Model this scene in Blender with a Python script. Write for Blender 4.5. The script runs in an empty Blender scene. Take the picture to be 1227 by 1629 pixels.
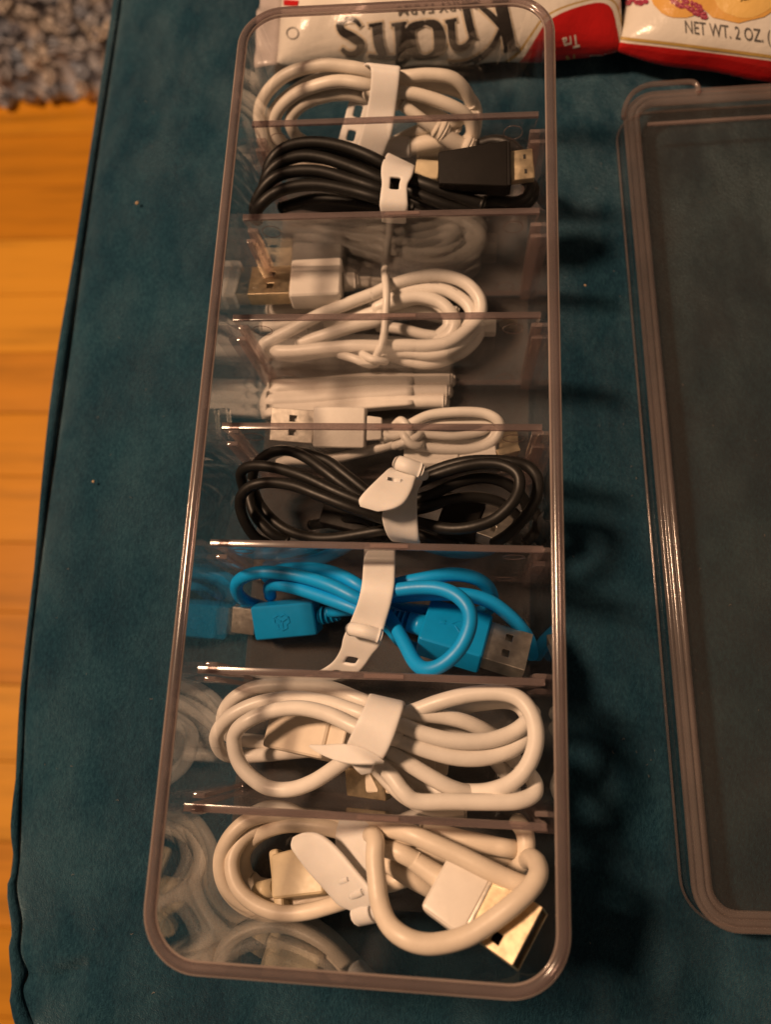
import bpy, bmesh, math, random
from mathutils import Vector, Matrix
from mathutils.bvhtree import BVHTree
random.seed(7)
S = 0.00083            # one modelling unit (0.83 mm) in metres
sc = bpy.context.scene
col = sc.collection

# ------------------------------------------------------------------ camera
F_PX, PW, PH = 1237.87, 1227.0, 1629.0
EA, EB, EC = -0.2592, -0.0916, -0.0407
CAM = Vector((24.1929, -79.8902, 258.6455))
RW = (Matrix.Rotation(EA, 3, 'X') @ Matrix.Rotation(EB, 3, 'Y') @ Matrix.Rotation(EC, 3, 'Z'))   # world -> camera
cd = bpy.data.cameras.new('camera'); cam = bpy.data.objects.new('camera', cd); col.objects.link(cam)
cd.sensor_fit = 'VERTICAL'; cd.sensor_height = 36.0; cd.sensor_width = 27.1
cd.lens = F_PX / PH * 36.0
cd.clip_start = 0.005; cd.clip_end = 20.0
cam.matrix_world = Matrix.Translation(CAM * S) @ RW.transposed().to_4x4()
cd.dof.use_dof = True; cd.dof.focus_distance = 226 * S; cd.dof.aperture_fstop = 10.5
sc.camera = cam

# ------------------------------------------------------------------ light (a warm ceiling lamp up and to the left)
w = bpy.data.worlds.new('World'); sc.world = w; w.use_nodes = True
bg = w.node_tree.nodes['Background']; bg.inputs[0].default_value = (1.0, 0.70, 0.48, 1); bg.inputs[1].default_value = 0.062
ld = bpy.data.lights.new('ceiling_lamp', 'SPOT'); ld.spot_size = math.radians(120); ld.spot_blend = 0.3
ld.energy = 30.0; ld.color = (1.0, 0.63, 0.385); ld.shadow_soft_size = 72 * S
lamp = bpy.data.objects.new('ceiling_lamp', ld); col.objects.link(lamp)
LP = Vector((0, 0, 20)) + Vector((-33, 8, 50)).normalized() * 1000
lamp.location = LP * S
lamp.rotation_euler = (Vector((0, 0, 20)) - LP).to_track_quat('-Z', 'Y').to_euler()

sc.view_settings.view_transform = 'Standard'; sc.view_settings.look = 'None'
sc.view_settings.exposure = 0.13; sc.view_settings.gamma = 1.0
sc.render.engine = 'CYCLES'
cy = sc.cycles
cy.max_bounces = 14; cy.diffuse_bounces = 3; cy.glossy_bounces = 6; cy.transmission_bounces = 8; cy.transparent_max_bounces = 48
cy.caustics_reflective = True; cy.caustics_refractive = False
cy.sample_clamp_indirect = 3.0
try: cy.use_denoising = True
except Exception: pass

# ------------------------------------------------------------------ helpers
def ray(x, y):
    return (RW.transposed() @ Vector((x - PW / 2, -(y - PH / 2), -F_PX))).normalized()
def U(x, y, z):
    """the point of the place seen at photo position x, y that lies z above the seat"""
    d = ray(x, y); t = (z - CAM.z) / d.z
    return CAM + d * t

def tag(o, label=None, cat=None, group=None, kind=None):
    if label: o['label'] = label
    if cat: o['category'] = cat
    if group: o['group'] = group
    if kind: o['kind'] = kind
    return o
def thing(name, loc, label, cat, group=None):
    o = bpy.data.objects.new(name, None); col.objects.link(o); o.empty_display_size = 0.005
    o.location = Vector(loc) * S
    return tag(o, label, cat, group)
def root_of(o):
    v = Vector((0, 0, 0))
    while o is not None:
        v += o.location; o = o.parent
    return v
def mesh(name, vs, fs, mats, parent=None, smooth=True, angle=None, mi=None):
    me = bpy.data.meshes.new(name)
    off = root_of(parent) if parent is not None else Vector((0, 0, 0))
    me.from_pydata([tuple(Vector(v) * S - off) for v in vs], [], fs)
    if not isinstance(mats, (list, tuple)): mats = [mats]
    for m in mats: me.materials.append(m)
    if mi: me.polygons.foreach_set('material_index', mi)
    if smooth:
        me.polygons.foreach_set('use_smooth', [True] * len(me.polygons))
        if angle: me.set_sharp_from_angle(angle=math.radians(angle))
    me.update()
    o = bpy.data.objects.new(name, me); col.objects.link(o)
    if parent is not None: o.parent = parent
    return o
class MB:
    def __init__(s): s.v = []; s.f = []; s.m = []
    def add(s, vs, fs, mi=0):
        n = len(s.v); s.v += [Vector(v) for v in vs]; s.f += [tuple(i + n for i in f) for f in fs]; s.m += [mi] * len(fs)
    def build(s, name, mats, parent=None, smooth=True, angle=None):
        return mesh(name, s.v, s.f, mats, parent, smooth, angle, s.m)

def catmull(P, n=6):
    P = [Vector(p) for p in P]
    if len(P) < 3: 
        return [P[0].lerp(P[-1], i / n) for i in range(n + 1)]
    Q = [P[0] * 2 - P[1]] + P + [P[-1] * 2 - P[-2]]
    out = []
    for i in range(1, len(Q) - 2):
        p0, p1, p2, p3 = Q[i - 1:i + 3]
        for k in range(n):
            t = k / n
            out.append(0.5 * (2 * p1 + (p2 - p0) * t + (2 * p0 - 5 * p1 + 4 * p2 - p3) * t * t + (3 * p1 - p0 - 3 * p2 + p3) * t ** 3))
    out.append(P[-1]); return out
def sweep(path, rad, sides=12, cap=True, flat=1.0):
    """tube along path; rad is a number or one number per point"""
    n = len(path); R = rad if isinstance(rad, (list, tuple)) else [rad] * n
    T = [(path[min(i + 1, n - 1)] - path[max(i - 1, 0)]).normalized() for i in range(n)]
    up = Vector((0, 0, 1)) if abs(T[0].z) < .9 else Vector((0, 1, 0))
    N = (up - T[0] * up.dot(T[0])).normalized()
    vs, fs = [], []
    for i in range(n):
        N = (N - T[i] * N.dot(T[i])).normalized(); B = T[i].cross(N)
        for k in range(sides):
            a = 2 * math.pi * k / sides
            vs.append(path[i] + (N * math.cos(a) * flat + B * math.sin(a)) * R[i])
    for i in range(n - 1):
        for k in range(sides):
            a, b = i * sides + k, i * sides + (k + 1) % sides
            fs.append((a, b, b + sides, a + sides))
    if cap:
        for e, sg in ((0, -1), (n - 1, 1)):
            c = len(vs); vs.append(path[e] + T[e] * sg * R[e] * .55)
            m = len(vs)
            for k in range(sides): vs.append(path[e] + (vs[e * sides + k] - path[e]) * .72 + T[e] * sg * R[e] * .4)
            for k in range(sides):
                a, b = e * sides + k, e * sides + (k + 1) % sides; ma, mb = m + k, m + (k + 1) % sides
                fs.append((a, b, mb, ma) if sg < 0 else (b, a, ma, mb)); fs.append((ma, mb, c))
    return vs, fs
def frame(a, b, roll=0.0, up=Vector((0, 0, 1))):
    """matrix with x from a to b, y across, z up; rolled about x"""
    x = (b - a).normalized(); y = up.cross(x).normalized(); z = x.cross(y)
    m = Matrix((x, y, z)).transposed().to_4x4()
    return Matrix.Translation(a) @ m @ Matrix.Rotation(math.radians(roll), 4, 'X')
def rbox(x0, x1, hy, hz, bev, M=None, taper=1.0, tz=1.0, seg=2):
    """box from x0 to x1, rounded edges; the x1 end is scaled by taper (y) and tz (z)"""
    bm = bmesh.new(); bmesh.ops.create_cube(bm, size=1)
    for v in bm.verts:
        e = v.co.x > 0
        v.co = Vector((x1 if e else x0, math.copysign(hy * (taper if e else 1), v.co.y), math.copysign(hz * (tz if e else 1), v.co.z)))
    bmesh.ops.bevel(bm, geom=bm.edges[:], offset=bev, segments=seg, affect='EDGES', profile=.6, clamp_overlap=True)
    if M: bm.transform(M)
    vs = [v.co.copy() for v in bm.verts]; fs = [tuple(v.index for v in f.verts) for f in bm.faces]
    bm.free(); return vs, fs
def rr(hx, hy, r, z, n=8, cx=0, cy_=0):
    out = []
    for qx, qy, a0 in ((1, 1, 0), (-1, 1, 90), (-1, -1, 180), (1, -1, 270)):
        for k in range(n + 1):
            a = math.radians(a0 + 90 * k / n)
            out.append(Vector((cx + qx * (hx - r) + r * math.cos(a), cy_ + qy * (hy - r) + r * math.sin(a), z)))
    return out
def loft(loops, closed=True, cap0=False, cap1=False):
    n = len(loops[0]); vs = [v for l in loops for v in l]; fs = []
    for i in range(len(loops) - 1):
        for k in range(n if closed else n - 1):
            a, b = i * n + k, i * n + (k + 1) % n
            fs.append((a, b, b + n, a + n))
    if cap0: fs.append(tuple(range(n - 1, -1, -1)))
    if cap1: fs.append(tuple((len(loops) - 1) * n + k for k in range(n)))
    return vs, fs

# ------------------------------------------------------------------ materials
def new_mat(name):
    m = bpy.data.materials.new(name); m.use_nodes = True
    nt = m.node_tree; b = nt.nodes['Principled BSDF']
    return m, nt, b
def noise(nt, scale, detail=4, rough=.6, coord=None):
    n = nt.nodes.new('ShaderNodeTexNoise'); n.inputs['Scale'].default_value = scale; n.inputs['Detail'].default_value = detail
    n.inputs['Roughness'].default_value = rough
    if coord is None:
        g = nt.nodes.new('ShaderNodeNewGeometry'); coord = g.outputs['Position']
    nt.links.new(coord, n.inputs['Vector']); return n
def ramp(nt, src, stops):
    r = nt.nodes.new('ShaderNodeValToRGB'); e = r.color_ramp.elements
    while len(e) < len(stops): e.new(.5)
    for el, (p, c) in zip(e, stops): el.position = p; el.color = (*c, 1)
    nt.links.new(src, r.inputs[0]); return r
def bump(nt, b, src, strength, dist=1.0):
    n = nt.nodes.new('ShaderNodeBump'); n.inputs['Strength'].default_value = strength; n.inputs['Distance'].default_value = dist * S
    nt.links.new(src, n.inputs['Height']); nt.links.new(n.outputs[0], b.inputs['Normal']); return n
def plastic(name, c, rough=.4, var=.08, spec=.5, bumpy=.12, sss=0.0):
    m, nt, b = new_mat(name)
    n = noise(nt, 130, 5)
    c2 = tuple(x * (1 - var * 2) for x in c)
    r = ramp(nt, n.outputs['Fac'], [(.35, c2), (.65, c)])
    nt.links.new(r.outputs[0], b.inputs['Base Color'])
    b.inputs['Specular IOR Level'].default_value = spec
    f = noise(nt, 900, 3); rr_ = nt.nodes.new('ShaderNodeMapRange')
    rr_.inputs[3].default_value = max(.05, rough - .08); rr_.inputs[4].default_value = rough + .1
    nt.links.new(f.outputs['Fac'], rr_.inputs[0]); nt.links.new(rr_.outputs[0], b.inputs['Roughness'])
    bump(nt, b, f.outputs['Fac'], bumpy, .25)
    if sss:
        b.inputs['Subsurface Weight'].default_value = sss
        b.inputs['Subsurface Radius'].default_value = (1.0, .8, .6); b.inputs['Subsurface Scale'].default_value = 1.2 * S
    return m
def metal(name, c, rough=.3):
    m, nt, b = new_mat(name)
    n = noise(nt, 500, 5)
    r = ramp(nt, n.outputs['Fac'], [(.3, tuple(x * .7 for x in c)), (.7, c)])
    nt.links.new(r.outputs[0], b.inputs['Base Color']); b.inputs['Metallic'].default_value = 1
    mr = nt.nodes.new('ShaderNodeMapRange'); mr.inputs[3].default_value = rough - .08; mr.inputs[4].default_value = rough + .15
    nt.links.new(n.outputs['Fac'], mr.inputs[0]); nt.links.new(mr.outputs[0], b.inputs['Roughness'])
    return m
def clear(name, tint=(.992, .988, .988), body=0.0, body_col=(.4, .3, .28), rough=.012, body_rough=.3):
    """clear acrylic sheet: what is behind shows through, each surface mirrors by Fresnel; body mixes in the cloudy resin of a cut edge"""
    m = bpy.data.materials.new(name); m.use_nodes = True; nt = m.node_tree
    for n in list(nt.nodes): nt.nodes.remove(n)
    out = nt.nodes.new('ShaderNodeOutputMaterial')
    tr = nt.nodes.new('ShaderNodeBsdfTransparent'); tr.inputs[0].default_value = (*tint, 1)
    gl = nt.nodes.new('ShaderNodeBsdfGlossy'); gl.inputs['Roughness'].default_value = rough; gl.inputs[0].default_value = (1, 1, 1, 1)
    fr = nt.nodes.new('ShaderNodeFresnel'); ge = nt.nodes.new('ShaderNodeNewGeometry')
    mr = nt.nodes.new('ShaderNodeMapRange'); mr.inputs[3].default_value = 1.58; mr.inputs[4].default_value = 1 / 1.58
    nt.links.new(ge.outputs['Backfacing'], mr.inputs[0]); nt.links.new(mr.outputs[0], fr.inputs['IOR'])
    # faint wipe marks on the surface
    nz = noise(nt, 60, 6, .7, ge.outputs['Position']); mr2 = nt.nodes.new('ShaderNodeMapRange')
    mr2.inputs[1].default_value = .4; mr2.inputs[2].default_value = .75; mr2.inputs[3].default_value = rough; mr2.inputs[4].default_value = rough + .03
    nt.links.new(nz.outputs['Fac'], mr2.inputs[0]); nt.links.new(mr2.outputs[0], gl.inputs['Roughness'])
    base = tr
    if body > 0:
        df = nt.nodes.new('ShaderNodeBsdfDiffuse')
        n2 = noise(nt, 45, 3, .5, ge.outputs['Position'])
        rp = ramp(nt, n2.outputs['Fac'], [(.3, tuple(x * .65 for x in body_col)), (.7, body_col)]); nt.links.new(rp.outputs[0], df.inputs[0])
        tl = nt.nodes.new('ShaderNodeBsdfTranslucent'); nt.links.new(rp.outputs[0], tl.inputs[0])
        m3 = nt.nodes.new('ShaderNodeMixShader'); m3.inputs[0].default_value = .35; nt.links.new(df.outputs[0], m3.inputs[1]); nt.links.new(tl.outputs[0], m3.inputs[2])
        mx = nt.nodes.new('ShaderNodeMixShader'); mx.inputs[0].default_value = body
        nt.links.new(tr.outputs[0], mx.inputs[1]); nt.links.new(m3.outputs[0], mx.inputs[2]); base = mx
    mix = nt.nodes.new('ShaderNodeMixShader')
    nt.links.new(fr.outputs[0], mix.inputs[0]); nt.links.new(base.outputs[0], mix.inputs[1]); nt.links.new(gl.outputs[0], mix.inputs[2])
    nt.links.new(mix.outputs[0], out.inputs[0]); return m

CLEAR = clear('clear_acrylic')
FLOORAC = clear('clear_acrylic_floor', tint=(.93, .92, .91), body=.15, body_col=(.5, .42, .38), rough=.06)
EDGE = clear('acrylic_cut_edge', tint=(.82, .73, .73), body=.44, body_col=(.37, .30, .29), rough=.14)
GLINT = clear('acrylic_painted_glint', tint=(.9, .86, .84), body=.6, body_col=(.66, .55, .50), rough=.10)  # pale body colour imitates lamp highlights along the rim corners
RAIL = clear('acrylic_rail', tint=(.92, .86, .85), body=.27, body_col=(.74, .58, .54), rough=.08)
LIDTOP = clear('lid_acrylic', tint=(.93, .92, .9), body=.045, body_col=(.5, .4, .33), rough=.10)
WHITE = plastic('white_cord', (.80, .75, .69), .38, .05)
IVORY = plastic('yellowed_cord', (.80, .70, .58), .42, .06)
TAN = plastic('greyed_cord', (.78, .71, .62), .42, .07)
SLEEVE = plastic('white_sleeve', (.80, .74, .68), .5, .05)
BLACK = plastic('black_cord', (.012, .011, .010), .45, .15, .38)
BLACKBODY = plastic('black_plug_body', (.009, .007, .006), .6, .2, .25, .1)
BLUE = plastic('blue_cord', (.003, .34, .80), .42, .06, .4)
BLUEBODY = plastic('blue_plug_body', (.002, .29, .66), .38, .06, .4)
SILI = plastic('white_silicone', (.82, .79, .76), .5, .04, .4, .08, .25)
PLUGW = plastic('white_plug_body', (.82, .77, .71), .35, .05)
YELLOW = plastic('aged_plug_body', (.74, .62, .42), .42, .1)
STEEL = metal('plug_steel', (.80, .74, .66), .36)
GOLD = metal('plug_brass', (.84, .68, .46), .36)
DARK = plastic('plug_insert', (.02, .018, .016), .5)
INSERT = plastic('white_insert', (.78, .74, .68), .5)

# ------------------------------------------------------------------ setting: wooden floor far below, the rug, the upholstered seat
FZ = -430
def wood(k):
    m, nt, b = new_mat('floor_board_wood')
    g = nt.nodes.new('ShaderNodeNewGeometry'); mp = nt.nodes.new('ShaderNodeMapping'); mp.inputs['Scale'].default_value = (3, 42, 10)
    mp.inputs['Location'].default_value = (k * 3.1, k * 1.7, 0)
    nt.links.new(g.outputs['Position'], mp.inputs[0])
    n = noise(nt, 1.6, 8, .62, mp.outputs[0])
    t = [(.82, .345, .020), (.72, .285, .014), (.90, .41, .035), (.79, .325, .026)][k % 4]
    r = ramp(nt, n.outputs['Fac'], [(.3, tuple(x * .66 for x in t)), (.5, t), (.75, tuple(min(1, x * 1.12) for x in t))])
    nt.links.new(r.outputs[0], b.inputs['Base Color']); b.inputs['Roughness'].default_value = .42
    bump(nt, b, n.outputs['Fac'], .2, 2); return m
WOODS = [wood(k) for k in range(4)]
fl = mesh('floor', [(-1100, -900, FZ - 8), (500, -900, FZ - 8), (500, 1300, FZ - 8), (-1100, 1300, FZ - 8)], [(0, 1, 2, 3)], plastic('floor_gap', (.40, .16, .02), .8))
tag(fl, 'orange wooden strip floor seen below the teal seat', None, None, 'structure')
pitch = 66
bx = MB(); bvs, bfs = rbox(-.5, .5, .5, .5, .004, seg=1)
def board_mesh(L, k):
    me = bpy.data.meshes.new('board')
    vs, fs = rbox(0, L, pitch / 2 - .3, 4, .5, seg=1)
    me.from_pydata([tuple(v * S) for v in vs], [], fs); me.materials.append(WOODS[k]); me.update(); return me
bmc = {}
j = 0
yb = -760
while yb < 1180:
    xs = -1090 + (j * 263) % 420 - 300
    while xs < 120:
        L = [520, 640, 410][(j + int(xs)) % 3]; k = (j * 5 + int(abs(xs)) // 7) % 4
        if (L, k) not in bmc: bmc[(L, k)] = board_mesh(L - 1.2, k)
        o = bpy.data.objects.new('board', bmc[(L, k)]); col.objects.link(o); o.parent = fl
        o.location = Vector((xs, yb, FZ - 4 + random.uniform(-.25, .25))) * S
        xs += L
    yb += pitch; j += 1
# rug
rugm, nt, b = new_mat('shag_yarn'); oi = nt.nodes.new('ShaderNodeNewGeometry')
r = ramp(nt, oi.outputs['Random Per Island'], [(0, (.72, .60, .50)), (.35, (.46, .44, .47)), (.6, (.36, .42, .54)), (.8, (.80, .70, .62)), (1, (.20, .20, .25))])
nt.links.new(r.outputs[0], b.inputs['Base Color']); b.inputs['Roughness'].default_value = .9
rug = thing('rug', (-480, 700, FZ), 'shaggy grey and beige rug lying on the wooden floor', 'rug')
rx0, rx1, ry0, ry1 = -1000, -300, 560, 1150
vs, fs = loft([rr(350, 295, 15, FZ + .5, 4, -650, 868), rr(350, 295, 15, FZ + 6, 4, -650, 868)], True, True, True)
mesh('backing', vs, fs, plastic('rug_backing', (.1, .09, .09), .9), rug, False)
mb = MB()
for gx in range(-690, -330, 12):
    for gy in range(574, 930, 12):
        x = gx + random.uniform(-4, 4); y = gy + random.uniform(-4, 4)
        h = random.uniform(14, 34); a = random.uniform(0, 6.28); l = random.uniform(4, 13)
        if gy < 582: a = random.uniform(3.6, 5.8); l += 6; h *= .6
        rad = random.uniform(6, 12)
        p = [Vector((x, y, FZ + 4)), Vector((x + .4 * l * math.cos(a), y + .4 * l * math.sin(a), FZ + 4 + h * .6)), Vector((x + l * math.cos(a), y + l * math.sin(a), FZ + 4 + h))]
        mb.add(*sweep(p, [rad * .7, rad, rad * .8], 6))
tag(mb.build('pile', rugm, rug), kind='stuff')

# seat: the seam and piping follow the slightly wavy edge
outer = [(188, -80), (181, 0), (150, 202), (121, 390), (80, 646), (46, 1000), (34, 1100), (31, 1188), (18, 1311), (24, 1376), (12, 1412), (20, 1477), (15, 1510), (21, 1555), (17, 1588), (30, 1640), (44, 1700)]
seam = [(198, -80), (191, 0), (158, 202), (130, 390), (88, 684), (54, 951), (38, 1100), (31, 1230), (27, 1360), (22, 1415), (31, 1467), (28, 1515), (41, 1551), (32, 1580), (52, 1640), (70, 1700)]
SZ = -7.5
ow = [U(x, y, SZ - 1) for x, y in outer]; sw = [U(x, y, SZ) for x, y in seam]
ow = [ow[0] + Vector((0, 120, 0))] + ow + [ow[-1] + Vector((3, -110, 0))]
sw = [sw[0] + Vector((0, 120, 0))] + sw + [sw[-1] + Vector((3, -110, 0))]
def at_y(P, y):
    for a, c in zip(P, P[1:]):
        if a.y >= y >= c.y: return a.x + (c.x - a.x) * (a.y - y) / max(1e-6, a.y - c.y)
    return P[0].x if y > P[0].y else P[-1].x
def pz(x, y):
    """height of the padded seat: gentle hollows, sinks into the seam"""
    s = at_y(sw_s, y); d = x - s
    z = -.7 + .55 * math.sin(x * .021 + 1.3) * math.sin(y * .017 + .5) + .3 * math.sin(x * .05 - y * .043)
    z -= 3.2 * math.exp(-d / 2.2)
    z += .6 * math.exp(-((d - 9) / 8) ** 2) - 7.0 * math.exp(-d / 22) + .9
    q = (x - U(112, 1550, 0).x) * .93 + (y - U(112, 1550, 0).y) * .37; e = -(x - U(112, 1550, 0).x) * .37 + (y - U(112, 1550, 0).y) * .93
    z += -3.0 * math.exp(-(e / 2.4) ** 2 - (q / 7) ** 2) - 1.0 * math.exp(-((e + 26 + q * .1) / 4) ** 2 - ((q + 4) / 9) ** 2)         # little crease near the corner
    e2 = e + 12 + math.sin(x * .12) * 2
    z += .5 * math.exp(-(e2 / 5) ** 2 - ((q - 6) / 26) ** 2)
    inb = max(0.0, 1 - max(0, abs(x) - 44) / 10) * max(0.0, 1 - max(0, abs(y) - 132) / 12)
    return z * (1 - inb) + (-.8) * inb if d > 3 else z
sw_s = catmull(sw, 6)
velvet, nt, b = new_mat('teal_velvet')
g = nt.nodes.new('ShaderNodeNewGeometry')
n1 = noise(nt, 30, 6, .62, g.outputs['Position']); n2 = noise(nt, 2600, 2, .6, g.outputs['Position'])
mpv = nt.nodes.new('ShaderNodeMapping'); mpv.inputs['Scale'].default_value = (1.6, .8, 1); mpv.inputs['Rotation'].default_value = (0, 0, .5); nt.links.new(g.outputs['Position'], mpv.inputs[0])
n3 = noise(nt, 900, 4, .75, mpv.outputs[0])
ad = nt.nodes.new('ShaderNodeMath'); ad.operation = 'ADD'; nt.links.new(n1.outputs['Fac'], ad.inputs[0])
ml = nt.nodes.new('ShaderNodeMath'); ml.operation = 'MULTIPLY_ADD'; nt.links.new(n3.outputs['Fac'], ml.inputs[0]); ml.inputs[1].default_value = 1.3; ml.inputs[2].default_value = -.65
nt.links.new(ml.outputs[0], ad.inputs[1])
r = ramp(nt, ad.outputs[0], [(.22, (.005, .026, .048)), (.5, (.010, .047, .077)), (.78, (.022, .078, .114))])
nt.links.new(r.outputs[0], b.inputs['Base Color']); b.inputs['Roughness'].default_value = .85; b.inputs['Specular IOR Level'].default_value = .15
n4 = noise(nt, 38, 6, .62, mpv.outputs[0]); mrs = nt.nodes.new('ShaderNodeMapRange'); mrs.inputs[1].default_value = .40; mrs.inputs[2].default_value = .62
mrs.inputs[3].default_value = .0; mrs.inputs[4].default_value = 1.0; nt.links.new(n4.outputs['Fac'], mrs.inputs[0]); nt.links.new(mrs.outputs[0], b.inputs['Sheen Weight'])
b.inputs['Sheen Roughness'].default_value = .42; b.inputs['Sheen Tint'].default_value = (.50, .74, .86, 1)
a2 = nt.nodes.new('ShaderNodeMath'); a2.operation = 'ADD'; nt.links.new(n2.outputs['Fac'], a2.inputs[0]); nt.links.new(n3.outputs['Fac'], a2.inputs[1])
bump(nt, b, a2.outputs[0], .75, .9)
ott = thing('ottoman', (60, 0, FZ), 'teal velvet upholstered seat with piped edge under the clear box', 'ottoman')
NX, NY = 170, 440; vs = []; fs = []
Y0, Y1 = -300, 360
for iy in range(NY + 1):
    y = Y1 + (Y0 - Y1) * iy / NY; s = at_y(sw_s, y)
    for ix in range(NX + 1):
        t = ix / NX; x = s + (330 - s) * (t ** 1.6 if t < 1 else 1); vs.append((x, y, pz(x, y)) if ix else (s - 5.5, y, SZ - 7))
for iy in range(NY):
    for ix in range(NX):
        a = iy * (NX + 1) + ix; fs.append((a, a + NX + 1, a + NX + 2, a + 1))
mesh('seat_top', vs, fs, velvet, ott)
pip = [(a + b_) / 2 for a, b_ in zip([Vector((at_y(ow, y), y, SZ)) for y in [Y1 + (Y0 - Y1) * i / 160 for i in range(161)]], [Vector((at_y(sw_s, y), y, SZ)) for y in [Y1 + (Y0 - Y1) * i / 160 for i in range(161)]])]
ows = catmull(ow, 6)
pip, prad = [], []
for i in range(181):
    y = Y1 + (Y0 - Y1) * i / 180; a, c = at_y(ows, y), at_y(sw_s, y)
    pip.append(Vector(((a + c) / 2 - .1, y, SZ - .9))); prad.append(max(.85, (c - a) / 2))
mb = MB(); mb.add(*sweep(pip, prad, 12)); mb.build('piping', velvet, ott)
sd = []
for k in range(9):
    t = k / 8; zz = SZ - 1.5 + (FZ + 30 - SZ) * t
    sd.append([Vector((p.x + 2.5 - 3 * math.sin(math.pi * min(1, t * 1.2)), p.y, zz)) for p in pip])
vs, fs = loft(sd, False); mesh('side_panel', vs, fs, velvet, ott)
for (x, y) in ((-100, 330), (-90, -270)):
    o_ = mesh('foot', *loft([rr(9, 9, 4, FZ + .3, 4, x, y), rr(13, 13, 5, FZ + 32, 4, x, y)], True, True, True), plastic('dark_wood', (.03, .018, .01), .5), ott, True, 40)

# ------------------------------------------------------------------ the clear box
H = 62.0
box = thing('cable_organizer_box', (0, 0, 0.3), 'long clear acrylic box with rounded corners holding eight coiled cables', 'storage box')
BZ = .3
def prof(z, off): 
    t = z / H
    return rr(48.4 + 1.2 * t - off, 138.4 + 1.4 * t - off, max(2.5, 12.5 + 1.2 * t - off), z + (BZ if z < 1 else 0), 10)
mb = MB()
# base curve, outer skin, inner skin
outs = [rr(46.6, 136.6, 11, BZ, 10), rr(47.9, 137.9, 12, .9, 10), prof(2.2, 0), prof(20, 0), prof(40, 0), prof(59.2, 0)]
ins = [prof(59.2, 2.0), prof(40, 2.0), prof(20, 2.0), prof(5.5, 2.0), [v.lerp(u, .5) + Vector((0, 0, -1.2)) for v, u in zip(prof(4.2, 2.1), prof(4.2, 2.5))]]
mb.add(*loft(outs)); mb.add(*loft(ins))
mb.build('box_wall', CLEAR, box)
vs, fs = loft([rr(46.5, 136.5, 10.9, BZ + .02, 10), rr(46.5, 136.5, 10.9, 2.8, 10)], True, True, True)
mb = MB(); mb.add(vs, fs); mb.build('box_floor', FLOORAC, box, True, 30)
# rim: rounded bead at the top of the walls
def bead(prof_fn, sec):
    loops = [prof_fn(o, z) for o, z in sec]; loops.append(loops[0]); return loft(loops)
sec = []
for k in range(12):
    a = 2 * math.pi * k / 12; sec.append((1.1 - 1.45 * max(-.85, min(.85, math.cos(a))), 60.6 + 1.55 * max(-.9, min(.9, math.sin(a)))))
mb = MB(); mb.add(*bead(lambda o, z: rr(49.6 - o, 139.8 - o, 13.7 - o, z, 12), sec))
mb.build('box_rim', EDGE, box, True, 50)
for off, zz, rad in ((-.28, 60.9, .34), (2.42, 60.9, .32)):  # thin added beads: painted highlight lines along the rim's outer and inner corners
    sc_ = [(off + rad * math.cos(2 * math.pi * k / 6), zz + rad * math.sin(2 * math.pi * k / 6)) for k in range(6)]
    mb = MB(); mb.add(*bead(lambda o, z: rr(49.6 - o, 139.8 - o, 13.7 - o, z, 12), sc_)); mb.build('rim_glint', GLINT, box)
DY = [104.96 - 34.99 * i for i in range(7)]
for dy in DY:
    for sx in (-1, 1):
        for sy in (-1, 1):
            M_ = Matrix.Translation((sx * 45.25, dy + sy * 2.1, 0))
            xo = 1.9
            lo, hi = 3.0, 41.0
            vs, fs = rbox(lo, hi, .75, xo, .45, Matrix.Translation((0, 0, 0)), seg=2)
            vs = [Vector((sx * (45.15 + (1.0 * v.x / H)) + v.z * sx * -1 * .9, dy + sy * 2.0 + v.y, v.x)) for v in vs]
            mb = MB(); mb.add(vs, fs if sx > 0 else [f[::-1] for f in fs]); mb.build('divider_rail', RAIL, box, True, 40)
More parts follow.
